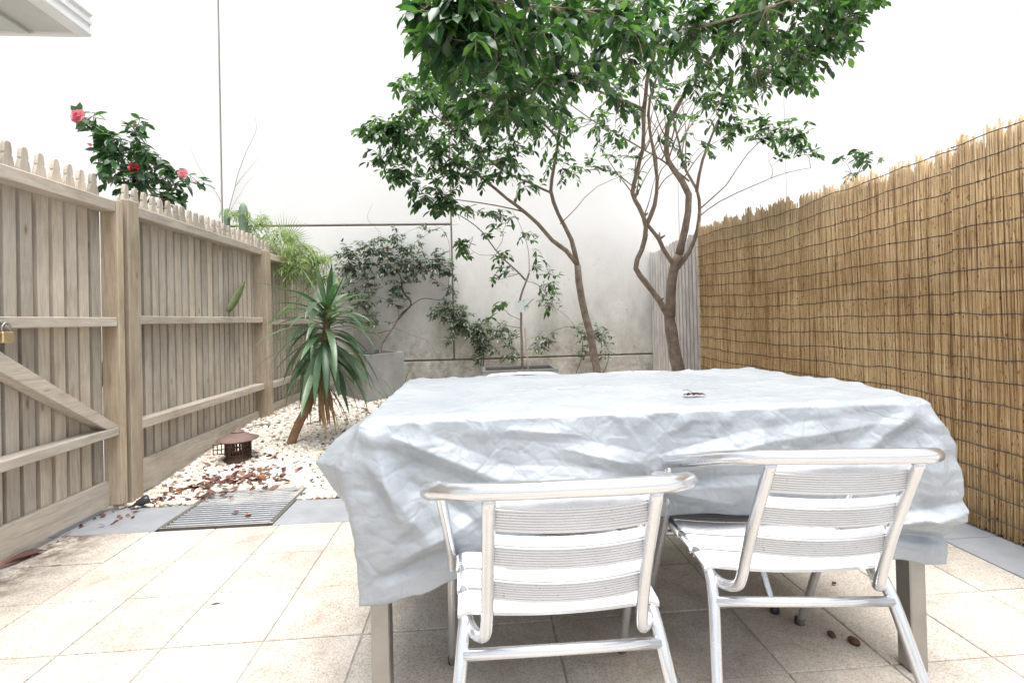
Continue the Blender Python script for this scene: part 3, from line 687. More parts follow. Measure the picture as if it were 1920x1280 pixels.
# stations round the perimeter: (distance key, outward profile at v = 0,.15,.3,.5,.7,.85,1, bottom height)
Lf, Ls = CX1-CX0, CY1-CY0
per = 2*(Lf+Ls)
rc = .035
def edge_pt(s):        # rounded rectangle, counter-clockwise from the front-left corner
    s = s % per
    if s < Lf: p = Vector((CX0+s, CY0, 0)); 
    elif s < Lf+Ls: p = Vector((CX1, CY0+s-Lf, 0))
    elif s < 2*Lf+Ls: p = Vector((CX1-(s-Lf-Ls), CY1, 0))
    else: p = Vector((CX0, CY1-(s-2*Lf-Ls), 0))
    return p
def nrm_at(s):
    a = Vector((0, 0, 0))
    for k in range(-6, 7):
        q = (s+k*.008) % per
        n = Vector((0, -1, 0)) if q < Lf else Vector((1, 0, 0)) if q < Lf+Ls else Vector((0, 1, 0)) if q < 2*Lf+Ls else Vector((-1, 0, 0))
        a += n
    return a.normalized()
VK = [0, .12, .25, .4, .55, .7, .85, 1]
ST = [  # s, bottom z, outward offsets at the VK heights
 (0,        .300, [.006, .024, .036, .040, .032, .022, .018, .016]),
 (.05,      .300, [.004, .020, .030, .040, .040, .028, .020, .018]),
 (.13,      .315, [.002, .012, .022, .040, .044, .032, .020, .018]),
 (.24,      .355, [.002, .012, .020, .032, .046, .046, .034, .022]),
 (.34,      .410, [.002, .014, .026, .030, .034, .036, .020, .000]),
 (.48,      .445, [.002, .016, .036, .048, .040, .020, .000, -.03]),
 (.62,      .455, [.002, .016, .034, .050, .046, .024, .000, -.03]),
 (.74,      .455, [.002, .012, .020, .020, .008, -.01, -.03, -.05]),
 (.84,      .450, [.002, .012, .022, .030, .020, .006, -.02, -.05]),
 (1.0,      .455, [.002, .016, .034, .046, .040, .024, .000, -.03]),
 (1.16,     .450, [.002, .016, .036, .046, .034, .018, -.004, -.03]),
 (1.28,     .420, [.002, .014, .030, .038, .034, .026, .020, .010]),
 (1.38,     .335, [.004, .014, .028, .042, .040, .030, .026, .024]),
 (Lf-.03,   .312, [.006, .020, .040, .062, .058, .036, .026, .020]),
 (Lf+.03,   .308, [.004, .030, .065, .100, .095, .062, .036, .026]),
 (Lf+.12,   .330, [.004, .038, .080, .122, .118, .085, .045, .030]),
 (Lf+.25,   .370, [.006, .045, .080, .105, .100, .080, .055, .040]),
 (Lf+.5,    .400, [.006, .040, .060, .070, .070, .060, .050, .050]),
 (Lf+Ls,    .330, [.004, .030, .050, .060, .060, .060, .060, .060]),
 (Lf+Ls+.7, .430, [.002, .016, .026, .030, .030, .030, .030, .030]),
 (2*Lf+Ls,  .330, [.004, .030, .050, .060, .060, .060, .060, .060]),
 (per-.5,   .380, [.002, .020, .034, .040, .040, .040, .040, .040]),
 (per-.22,  .340, [.002, .022, .040, .050, .050, .046, .044, .044]),
 (per-.13,  .325, [.003, .070, .125, .090, .045, .030, .024, .020]),
 (per-.07,  .310, [.004, .085, .138, .095, .042, .026, .022, .020]),
 (per-.03,  .305, [.005, .040, .070, .055, .040, .024, .020, .018]),
 (per,      .300, [.006, .024, .036, .040, .032, .022, .018, .016])]
SC = [1, .42, .42, .55, .75, 1, 1, 1]
ST = [(a_, b_, [o_*(k_ if .03 < a_ < Lf-.1 else (1+k_)/2 if a_ < Lf+.2 else 1) for o_, k_ in zip(c_, SC)]) for a_, b_, c_ in ST]
sk = [s[0] for s in ST]
def smoothi(t): return t*t*(3-2*t)
def stat(s):
    i = max(0, min(len(sk)-2, int(np.searchsorted(sk, s, 'right')-1)))
    t = smoothi((s-sk[i])/(sk[i+1]-sk[i])); A, B = ST[i], ST[i+1]
    return A[1]*(1-t)+B[1]*t, [a*(1-t)+b*t for a, b in zip(A[2], B[2])]
# diagonal folds on the front drop: (s0,z0)-(s1,z1), depth, width
FOLDS = [(.02, .74, .34, .60, .022, .022), (.34, .60, .62, .585, .014, .020), (.03, .72, .10, .50, .018, .018), (.02, .66, .16, .47, .016, .018), (.10, .42, .30, .52, .012, .015),
         (.05, .37, .26, .44, -.012, .014), (.74, .60, 1.02, .66, .018, .022), (.70, .62, .50, .67, .014, .018), (.76, .57, 1.10, .585, -.014, .016), (.78, .54, .95, .50, .016, .018),
         (.66, .56, .45, .52, .014, .018), (1.02, .66, 1.40, .70, .012, .020), (1.05, .60, 1.36, .56, .014, .018), (1.48, .74, 1.30, .62, .018, .018), (1.50, .72, 1.47, .52, .022, .018),
         (1.50, .70, 1.62, .50, .020, .020), (1.35, .43, 1.55, .47, .026, .014), (1.40, .40, 1.52, .385, -.024, .012), (1.46, .45, 1.62, .42, .022, .012), (.36, .72, .56, .70, .010, .014), (.12, .60, .30, .49, -.012, .016)]
def folds(s, z):
    if s > per-.3: s -= per
    dd = 0
    for s0, z0, s1, z1, am, wd in FOLDS:
        vx, vz = s1-s0, z1-z0; L2 = vx*vx+vz*vz; t = ((s-s0)*vx+(z-z0)*vz)/L2
        tc = max(0, min(1, t)); ex, ez = s-(s0+vx*tc), z-(z0+vz*tc); q = math.hypot(ex, ez)/wd
        if q < 1.7: dd += 1.1*am*(1-q/1.7)*(.35+.65*math.sin(math.pi*min(1, max(0, .12+tc*.8))))
    return dd
rc_ = np.random.default_rng(21)
def creases(A, B, spec, seed):
    """sum of many short sharp folds over the sheet coordinates A, B"""
    g = np.random.default_rng(seed); H = np.zeros_like(A)
    Aw = A+.010*np.sin(B*31+A*9)+.005*np.sin(B*77+A*40); Bw = B+.010*np.sin(A*27+B*11)+.005*np.sin(A*83+B*31)
    a0, a1, b0, b1 = A.min(), A.max(), B.min(), B.max()
    for n_, L, w_, am, ang, sd_ in spec:
        for _ in range(n_):
            ca, cb = g.uniform(a0, a1), g.uniform(b0, b1); th_ = g.normal(ang, sd_) if g.random() < .6 else g.uniform(0, math.pi)
            l = L*g.uniform(.5, 1.5); w1 = w_*g.uniform(.5, 1.2); w2 = w_*g.uniform(.8, 2.4); aa = am*g.uniform(.3, 1.3)*(1 if g.random() < .7 else -1)
            if g.random() < .5: w1, w2 = w2, w1
            dx, dy = Aw-ca, Bw-cb; t_ = (dx*math.cos(th_)+dy*math.sin(th_))/l; q_ = -dx*math.sin(th_)+dy*math.cos(th_)
            pr_ = np.where(q_ > 0, 1-q_/w1, 1+q_/w2); H += aa*np.clip(pr_, 0, 1)*np.sqrt(np.clip(1-t_*t_, 0, 1))
    return H
NS, NV = 940, 110
mb = MB(); cols = []
lip = .022
for i in range(NS):
    s = per*i/NS; e = edge_pt(s); n = nrm_at(s)
    # round the plan corners
    zb_, off = stat(s)
    zb_ += .006*math.sin(s*9)+.004*math.sin(s*23)
    # small tucks of slack cloth along the table edge
    edge_w = .5+.5*math.sin(s*41+2.0*math.sin(s*7))
    col = []
    for k in range(NV+1):
        v = k/NV
        o = lerps(VK, off, v)
        z = CZ-.010-(CZ-.010-zb_)*v
        if v > .0: o += folds(s, z)*min(1, v*8)
        o += .009*(edge_w**3)*math.exp(-((v-.08)/.07)**2)
        vert = .006*math.sin(s*17+1.5*math.sin(s*5))*sst(.35, 1, v)
        o += vert
        p = e+n*(o+.002); p.z = z
        if v < .0001: p = e+n*.0005; p.z = CZ-.008
        col.append(p)
    cols.append(col)
# top sheet as shrinking rings
NT = 46
tops = []
cxm, cym = (CX0+CX1)/2, (CY0+CY1)/2
for i in range(NS):
    s = per*i/NS; e = edge_pt(s); n = nrm_at(s); ring = []
    for k in range(NT+1):
        q = k/NT; t = 1-(1-q)**1.0
        # move inward towards the central spine
        tx = max(CX0+.41, min(CX1-.41, e.x)); tgt = Vector((tx, cym, 0))
        p = e.lerp(tgt, q)
        dist = min(p.x-CX0, CX1-p.x, p.y-CY0, CY1-p.y)
        z = CZ-.009*math.exp(-dist/.004)
        z += .004*fnoise((p.x*1.0, p.y*1.8, 0), 3.0)
        z += .006*math.exp(-((p.y-cym)/.02)**2)*0
        z += (.012*math.exp(-((p.x-(CX1-.02))**2+(p.y-1.55)**2)/.03))
        z += .007*(.5+.5*math.sin(s*41+2.0*math.sin(s*7)))**3*math.exp(-dist/.035)
        if q == 0: z = CZ-.008
        ring.append(Vector((p.x, p.y, z)))
    tops.append(ring)
DS = np.array([[per*i/NS]*(NV+1) for i in range(NS)]); DZ = np.array([[p.z for p in c_] for c_ in cols]); DS = np.where(DS > per-.3, DS-per, DS)
HD = creases(DS, DZ, [(16, .24, .030, .0065, .3, .45), (80, .11, .014, .0032, 2.6, .6), (620, .055, .009, .0017, .8, .9), (1300, .028, .0065, .0011, .3, 1.2)], 5)
vv_ = np.clip(.45+np.arange(NV+1)/NV*22, 0, 1)
for i in range(NS):
    n = nrm_at(per*i/NS)
    for k in range(0, NV+1): cols[i][k] = cols[i][k]+n*float(HD[i, k]*vv_[k])+Vector((0, 0, float(HD[i, k])*.55*max(0, 1-k/7)))
TXa = np.array([[p.x for p in c_] for c_ in tops]); TYa = np.array([[p.y for p in c_] for c_ in tops])
HT = creases(TXa, TYa, [(14, .35, .04, .0028, .2, .5), (90, .14, .018, .0018, 1.5, .8), (520, .05, .009, .0011, .5, 1)], 8)
for i in range(NS):
    for k in range(1, NT+1): tops[i][k].z += float(HT[i, k])+float(HD[i, 0])*.5*max(0, 1-k/4)
V = []
for i in range(NS): V += cols[i]
base2 = len(V)
for i in range(NS): V += tops[i][1:]
W1 = NV+1; F = []
for i in range(NS):
    j = (i+1) % NS
    for k in range(NV): F.append((i*W1+k, i*W1+k+1, j*W1+k+1, j*W1+k))
    F.append((i*W1, j*W1, base2+j*NT, base2+i*NT))
    for k in range(NT-1): F.append((base2+i*NT+k, base2+j*NT+k, base2+j*NT+k+1, base2+i*NT+k+1))
mb.add(V, F, .5)
cover = mb.build('table_cover', M_cover, None, True)
tag(cover, 'crumpled silver tarpaulin cover draped over the garden table', 'cover')
sd = cover.modifiers.new('thickness', 'SOLIDIFY'); sd.thickness = .0018; sd.offset = -1

# ------------------------------------------------------------------ foliage helpers
def leaf(mb, p, dr, up, L, W, droop=.3, fold=.25, rnd=None, seg=3, tipw=0.0, shape=None):
    dr = dr.normalized(); side = dr.cross(up)
    if side.length < 1e-4: side = dr.orthogonal()
    side.normalize(); nn = side.cross(dr).normalized()
    V = []; c = p.copy(); d2 = dr.copy()
    shape = shape or ([0.06, .86, .9, 0.03] if seg == 3 else None)
    for i in range(seg+1):
        t = i/seg; w_ = W/2*(shape[i] if shape else math.sin(math.pi*min(1, t*.92+.05))**.8)
        V += [c-side*w_+nn*w_*fold, c, c+side*w_+nn*w_*fold]
        d2 = (d2-Vector((0, 0, 1))*droop/seg).normalized(); c = c+d2*L/seg
        nn = side.cross(d2).normalized()
    f = []
    for i in range(seg):
        a = i*3; f += [(a, a+1, a+4, a+3), (a+1, a+2, a+5, a+4)]
    mb.add(V, f, rnd)
def rv(s=1.0): return Vector((random.gauss(0, s), random.gauss(0, s), random.gauss(0, s)))
def spray(ml, mt, a, b, nl, L, W, droop=.5, sag=.03, r0=.0022, rndf=None, spread=1.0):
    a = Vector(a); b = Vector(b); mid = (a+b)/2+rv(.02)+Vector((0, 0, sag))
    pts = catmull([a, mid, b], 5); 
    mt.tube(pts, [r0*(1-.6*i/(len(pts)-1)) for i in range(len(pts))], 5)
    n = len(pts)
    for i in range(nl):
        t = .2+.8*(i+U(0, .6))/nl; k = min(n-2, int(t*(n-1))); fr = t*(n-1)-k; fr = min(1, fr)
        p = pts[k].lerp(pts[k+1], fr); ax = (pts[k+1]-pts[k]).normalized()
        sd = ax.cross(Vector((0, 0, 1)))
        if sd.length < .05: sd = Vector((1, 0, 0))
        sd.normalize(); s = 1 if i % 2 else -1
        if i == nl-1: dr = ax+rv(.15)
        else: dr = ax*.55+sd*s*.8*spread+rv(.22)
        dr.z -= .18
        up = Vector((0, 0, 1))+rv(.35)
        l = L*U(.7, 1.15)
        leaf(ml, p, dr, up, l, W*l/L*U(.85, 1.1), droop*U(.4, 1.5), U(.1, .4), rndf() if rndf else None)
def limb(mb, P, r0, r1, n=9, wob=.012, sub=2):
    pts = catmull(P, sub); m = len(pts)
    pts = [p+Vector((fnoise(p+Vector((5, 0, 0)), 6), fnoise(p+Vector((0, 5, 0)), 6), 0))*wob*(0 if i in (0, m-1) else 1) for i, p in enumerate(pts)]
    L = [0]; 
    for a_, b_2 in zip(pts, pts[1:]): L.append(L[-1]+(b_2-a_).length)
    rad = [(r0+(r1-r0)*(l/L[-1])**.8)*(1+.16*fnoise(p, 19)) for l, p in zip(L, pts)]
    mb.tube(pts, rad, n); return pts
def blobpts(cx, cy, rx, ry, Ya, Yb, n, tilt=0):
    out = []
    for _ in range(n):
        a = U(0, 2*math.pi); q = math.sqrt(U(0, 1)); x = rx*q*math.cos(a); y = ry*q*math.sin(a)
        px = cx+x*math.cos(tilt)-y*math.sin(tilt); py = cy+x*math.sin(tilt)+y*math.cos(tilt)
        out.append(atY(px, py, U(Ya, Yb)))
    return out
def grow(ml, mt, skel, blobs, L, W, nl=7, tw=.16, droop=.5, sag=.03, r0=.0022, br=.006, rndf=None):
    for (cx, cy, rx, ry, Ya, Yb, n, *tl) in blobs:
        T = blobpts(cx, cy, rx, ry, Ya, Yb, n, tl[0] if tl else 0)
        c = atY(cx, cy, (Ya+Yb)/2)
        s = min(skel, key=lambda p: (p-c).length+.6*max(0, p.z-c.z))
        mid = (s+c)/2+Vector((0, 0, .05))+rv(.03)
        sub = catmull([s, mid, c], 6); ln = (c-s).length
        if ln > .05: mt.tube(sub, [br*min(1, .4+ln)*(1-.6*i/(len(sub)-1)) for i in range(len(sub))], 6)
        for t in T:
            q = min(sub+skel[::3], key=lambda p: (p-t).length)
            v = t-q; ln = v.length
            if ln > tw*1.6:
                m = q+v*(1-tw*1.0/ln)+rv(.02)
                mt.tube(catmull([q, (q+m)/2+rv(.03), m], 4), [.0035-.0015*i/8 for i in range(9)], 5); st = m
            else: st = q
            d_ = t-st
            if d_.length < tw*.5: d_ = (d_.normalized() if d_.length > 1e-4 else rv().normalized())*tw*.8
            spray(ml, mt, st, st+d_, nl, L, W, droop, sag, r0, rndf)

# ------------------------------------------------------------------ two trees by the back wall
def pts(lst): return [atY(x, y, Y) for x, y, Y in lst]
TA = thing('tree', (1.29, 5.2, .14), 'slender tree with a single leaning trunk, its crown spreading to the left', 'tree', 'multi-stemmed trees in the pebble bed')
mt = MB(); S = []
b0 = atY(1116, 695, 5.2); b0.z = .12; b0.x = atY(1119, 700, 5.2).x+.01
S += limb(mt, [b0, atY(1118, 690, 5.2), atY(1106, 625, 5.18), atY(1090, 560, 5.15), atY(1083, 497, 5.1)], .046, .036, 12)
S += limb(mt, pts([(1083, 497, 5.1), (1062, 470, 5.05), (1035, 450, 5.0), (1008, 420, 4.9), (985, 398, 4.8), (950, 372, 4.7), (905, 335, 4.6), (850, 300, 4.5), (790, 272, 4.4), (725, 248, 4.35)]), .027, .005)
S += limb(mt, pts([(1083, 497, 5.1), (1072, 450, 5.05), (1047, 402, 5.0), (1034, 358, 4.95), (1040, 310, 4.85), (1048, 250, 4.7), (1052, 190, 4.5), (1040, 130, 4.2), (1030, 60, 3.9), (1020, -40, 3.6)]), .026, .006)
S += limb(mt, pts([(1034, 362, 4.95), (990, 342, 4.8), (940, 318, 4.5), (880, 270, 4.2), (820, 220, 4.0), (780, 190, 3.9)]), .013, .004)
S += limb(mt, pts([(1046, 260, 4.7), (1000, 215, 4.3), (940, 180, 3.9), (880, 150, 3.5), (830, 120, 3.2)]), .012, .004)
S += limb(mt, pts([(985, 398, 4.8), (930, 385, 4.7), (860, 375, 4.6), (800, 370, 4.6)]), .008, .003)
S += limb(mt, pts([(1050, 420, 5.0), (1080, 390, 4.9), (1120, 350, 4.8), (1180, 325, 4.8)]), .005, .002)
def rl(): return min(1, max(0, random.gauss(.5, .27)))
ml, mw = MB(), mt
grow(ml, mw, S, [(690, 240, 36, 14, 4.2, 4.5, 9), (715, 300, 30, 16, 4.2, 4.5, 6), (720, 245, 55, 26, 4.2, 4.5, 22), (770, 265, 70, 55, 4.1, 4.7, 44), (760, 330, 55, 35, 4.3, 4.8, 26, .3), (800, 375, 55, 22, 4.4, 4.8, 20, .25), (840, 390, 40, 15, 4.4, 4.7, 9),
    (860, 330, 80, 45, 4.2, 4.8, 46), (830, 225, 90, 60, 3.7, 4.5, 62), (760, 165, 30, 30, 3.7, 4.2, 8), (800, 165, 50, 40, 3.5, 4.2, 26), (930, 300, 80, 50, 4.0, 4.7, 42), (950, 220, 100, 70, 3.4, 4.4, 56),
    (1040, 250, 60, 60, 4.2, 4.8, 26), (1060, 320, 45, 30, 4.7, 5.1, 10), (985, 350, 35, 20, 4.6, 4.9, 6)], .080, .036, 9, .18, .55, rndf=rl)
grow(ml, mw, S, [(*b_[:6], int(b_[6]*1.1)) for b_ in [(900, 130, 110, 60, 2.9, 3.5, 46), (1020, 150, 90, 70, 3.0, 3.8, 44), (1060, 60, 90, 70, 3.0, 3.9, 44), (990, -60, 160, 90, 2.9, 3.8, 50), (950, 30, 90, 60, 3.2, 3.9, 24)]], .082, .038, 9, .18, .55, rndf=rl)
mw.build('trunk', M_bark, TA, True); ml.build('crown', M_leaf, TA, fix=False, smooth=True)

TB = thing('tree', (2.0, 5.1, .14), 'thicker tree with many stems beside the reed screen, crown reaching over the table', 'tree', 'multi-stemmed trees in the pebble bed')
mt = MB(); S = []
b0 = atY(1278, 695, 5.1); b0.z = .12; b0.x += .03
S += limb(mt, [b0, atY(1272, 690, 5.1), atY(1262, 650, 5.1), atY(1256, 600, 5.08), atY(1256, 590, 5.07)], .075, .060, 14)
S += limb(mt, pts([(1256, 592, 5.07), (1258, 550, 5.05), (1263, 500, 5.0), (1273, 478, 4.97)]), .060, .046, 14)
S += limb(mt, pts([(1273, 478, 4.97), (1284, 430, 4.9), (1291, 365, 4.8), (1262, 318, 4.7), (1250, 285, 4.6), (1253, 235, 4.4), (1270, 200, 4.2), (1300, 150, 4.0), (1350, 90, 3.7), (1400, 40, 3.5), (1440, -40, 3.3)]), .040, .008, 10)
S += limb(mt, pts([(1256, 600, 5.07), (1235, 562, 5.05), (1210, 528, 5.0), (1192, 503, 4.97), (1203, 468, 4.93), (1211, 425, 4.87), (1198, 388, 4.8), (1187, 362, 4.75), (1193, 325, 4.65), (1206, 280, 4.5), (1207, 215, 4.25), (1214, 150, 3.95), (1228, 105, 3.7), (1224, 40, 3.4), (1220, -60, 3.1)]), .034, .010, 10)
S += limb(mt, pts([(1211, 425, 4.87), (1226, 385, 4.8), (1232, 335, 4.7), (1224, 280, 4.5), (1217, 215, 4.3), (1225, 160, 4.1), (1250, 110, 3.9)]), .024, .008)
S += limb(mt, pts([(1266, 500, 5.0), (1252, 482, 4.95), (1235, 448, 4.9), (1213, 420, 4.87)]), .026, .020)
S += limb(mt, pts([(1268, 505, 5.0), (1292, 472, 4.95), (1308, 430, 4.9), (1312, 395, 4.85), (1306, 355, 4.8), (1285, 320, 4.7), (1272, 270, 4.6), (1262, 215, 4.4)]), .026, .007)
S += limb(mt, pts([(1306, 360, 4.8), (1318, 300, 4.7), (1345, 230, 4.6), (1380, 175, 4.4), (1430, 120, 4.2), (1480, 70, 4.0)]), .017, .005)
S += limb(mt, pts([(1312, 392, 4.85), (1360, 348, 4.8), (1400, 290, 4.7), (1440, 255, 4.6), (1480, 240, 4.5)]), .008, .003)
S += limb(mt, pts([(1312, 405, 4.87), (1350, 378, 4.8), (1420, 345, 4.7), (1470, 325, 4.6), (1520, 315, 4.6)]), .007, .0025)
S += limb(mt, pts([(1292, 340, 4.75), (1240, 300, 4.7), (1180, 265, 4.6), (1110, 225, 4.4), (1050, 180, 4.1)]), .010, .004)
S += limb(mt, pts([(1206, 205, 4.2), (1160, 185, 4.0), (1110, 165, 3.7), (1050, 130, 3.3), (990, 90, 2.9)]), .014, .005)
S += limb(mt, pts([(1222, 60, 3.45), (1170, 40, 3.0), (1090, 20, 2.6), (990, 10, 2.3), (900, 0, 2.2)]), .012, .004)
S += limb(mt, pts([(1225, 90, 3.6), (1290, 60, 3.3), (1390, 30, 3.0), (1480, 0, 2.9)]), .012, .004)
S += limb(mt, pts([(1187, 350, 4.72), (1150, 322, 4.65), (1110, 318, 4.6), (1060, 330, 4.6)]), .006, .002)
STM = [q for q in S if 1.55 < q.x < 2.15]
for _ in range(16):       # knots and broken stubs
    a = random.choice([q for q in STM if .9 < q.z < 2.1]); d_ = Vector((U(-1, 1), U(-1, .2), U(.1, 1))).normalized()
    mt.tube([a, a+d_*.035, a+d_*U(.05, .075)], [.018, .013, .008], 7)
for _ in range(26):       # fine upright branches fanning out of the forks
    a = random.choice([q for q in STM if 1.95 < q.z < 2.7]); an = U(-1.15, 1.15)
    d_ = Vector((math.sin(an)*.8, U(-.75, .1), U(.8, 1.2))).normalized(); ln = U(.4, .85)
    S += limb(mt, [a, a+d_*ln*.35+rv(.02), a+d_*ln*.7+Vector((math.sin(an)*.05, 0, .02))+rv(.03), a+d_*ln+Vector((math.sin(an)*.12, -.05, 0))], .0075, .0022, 6, .01, 3)
ml, mw = MB(), mt
grow(ml, mw, S, [(1120, 230, 90, 50, 3.9, 4.7, 30), (1160, 290, 60, 35, 4.4, 4.8, 14), (1300, 250, 90, 60, 4.1, 4.7, 22), (1350, 190, 90, 60, 3.8, 4.5, 44), (1230, 180, 90, 60, 3.8, 4.4, 26), (1445, 250, 55, 35, 4.4, 4.7, 24), (1490, 255, 45, 30, 4.4, 4.6, 16), (1510, 290, 30, 22, 4.5, 4.6, 7), (1440, 300, 20, 10, 4.5, 4.6, 2), (1390, 240, 40, 25, 4.4, 4.7, 8), (1180, 330, 25, 15, 4.6, 4.8, 3)], .076, .035, 8, .17, .5, rndf=rl)
grow(ml, mw, S, [(*b_[:6], int(b_[6]*.98), *b_[7:]) for b_ in [(1420, 130, 110, 60, 3.3, 4.2, 62), (1500, 100, 90, 45, 3.1, 3.8, 46), (1560, 70, 60, 50, 3.0, 3.6, 30, .3), (1590, 40, 45, 45, 2.9, 3.4, 22), (1400, 40, 110, 60, 3.0, 3.8, 52), (1530, 0, 110, 40, 2.8, 3.5, 40), (1280, 60, 90, 70, 2.9, 3.8, 50), (1180, 110, 80, 60, 2.9, 3.9, 42),
    (1150, 20, 100, 60, 2.4, 3.3, 44), (1300, -50, 300, 80, 2.8, 3.8, 70), (1480, 160, 70, 25, 3.6, 4.1, 18), (1640, 0, 30, 14, 2.9, 3.2, 6)]], .080, .038, 9, .18, .55, rndf=rl)
# the bough nearest the camera: its leaves show largest
grow(ml, mw, S, [(850, 60, 80, 60, 2.0, 2.5, 26), (790, 20, 50, 40, 2.0, 2.4, 10), (850, 120, 60, 40, 2.1, 2.5, 13), (930, 90, 90, 60, 2.0, 2.6, 24), (1020, 60, 90, 60, 2.1, 2.7, 22), (960, 200, 110, 50, 2.3, 2.9, 24), (1080, 150, 90, 60, 2.3, 2.9, 20), (1180, 60, 80, 60, 2.2, 2.8, 16), (900, -60, 150, 60, 2.0, 2.7, 24), (800, 70, 50, 40, 2.1, 2.4, 10), (880, 20, 90, 40, 2.0, 2.4, 16)], .100, .047, 7, .17, .6, rndf=rl)
mw.build('trunk', M_bark, TB, True); ml.build('crown', M_leaf, TB, fix=False, smooth=True)

# ------------------------------------------------------------------ yucca
yb = atZ(548, 824, .115)
yc = thing('yucca', yb, 'spiky yucca on a leaning brown stem in the pebbles in front of the left fence', 'plant')
Yy = yb.y
mt = MB(); stem = limb(mt, [yb-Vector((.02, 0, .05)), yb, atY(562, 790, Yy), atY(585, 745, Yy), atY(600, 700, Yy), atY(608, 650, Yy), atY(613, 600, Yy), atY(614, 570, Yy)], .036, .026, 12, .004)
mt.build('stem', M_barkY, yc, True)
ml = MB(); md = MB()
def blade(mb, p, az, el, L, W, droop, rnd=None):
    dr = Vector((math.cos(az)*math.cos(el), math.sin(az)*math.cos(el), math.sin(el)))
    leaf(mb, p, dr, Vector((0, 0, 1)) if el < 1.2 else Vector((math.cos(az), math.sin(az), 0)), L, W, droop, .28, rnd, 7, shape=[.55, .72, .92, 1, .95, .78, .45, .02])
top = stem[-1]; n = 112
for i in range(n):
    t = i/n; q = stem[-1].lerp(atY(605, 682, Yy), (1-t)*.97)
    az = i*2.39996+U(-.25, .25); 
    if t < .93: el = R(-30)+R(78)*(t/.93)**1.2+U(-.28, .28); L = .51+U(-.15, .08); dp = U(.8, 2.4)*(1-.3*t)
    else: el = R(55)+R(30)*(t-.93)/.07+U(-.15, .15); L = .33+U(-.1, .05); dp = U(.1, .6)
    blade(ml, q+Vector((math.cos(az), math.sin(az), 0))*.02, az, el, L, .052+U(-.008, .008), dp)
for i in range(26):
    q = atY(604, 705, Yy).lerp(atY(596, 735, Yy), U(0, 1)); az = U(0, 6.28)
    blade(md, q+Vector((math.cos(az), math.sin(az), 0))*.02, az, R(U(-70, -30)), U(.22, .42), U(.022, .036), U(.8, 2))
ml.build('leaves', M_yuc, yc, fix=False, smooth=True); tag(md.build('dead_leaves', M_dead, yc, fix=False, smooth=True), 'withered brown leaves hanging under the crown')

# ------------------------------------------------------------------ big concrete planter with climbing vine
pc = atZ(689, 757, .135); zt_ = atY(688, 666, pc.y).z
pr = atZ(757, 659, zt_); pr.z = 0; pl_ = atZ(632, 660, zt_); pl_.z = 0; c0 = Vector((pc.x, pc.y, 0))
ex = (pr-c0); ex.z = 0; ey = (pl_-c0); ey.z = 0
if ey.length < .2 or ey.length > 1.2: ey = Vector((-.5, .25, 0))
pln = thing('planter', (pc.x, pc.y, .1), 'tall grey concrete planter box in the far left corner behind the yucca', 'planter')
mb = MB(); th = .035
def quadp(o, a, b, ia, ib, z0, z1):   # box with a parallelogram plan
    P = [o+a*ia[0]+b*ib[0], o+a*ia[1]+b*ib[0], o+a*ia[1]+b*ib[1], o+a*ia[0]+b*ib[1]]
    mb.add([(p.x, p.y, z) for z in (z0, z1) for p in P], [(3, 2, 1, 0), (4, 5, 6, 7), (0, 1, 5, 4), (1, 2, 6, 5), (2, 3, 7, 6), (3, 0, 4, 7)])
exn, eyn = ex.length, ey.length; ea, eb = ex.normalized(), ey.normalized()
quadp(c0, ea, eb, (0, exn), (0, th), .05, zt_); quadp(c0, ea, eb, (0, exn), (eyn-th, eyn), .05, zt_)
quadp(c0, ea, eb, (0, th), (th, eyn-th), .05, zt_); quadp(c0, ea, eb, (exn-th, exn), (th, eyn-th), .05, zt_)
mb.build('box', M_conc, pln)
mb = MB(); quadp(c0, ea, eb, (th, exn-th), (th, eyn-th), .06, zt_-.05); mb.build('soil', M_soil, pln)

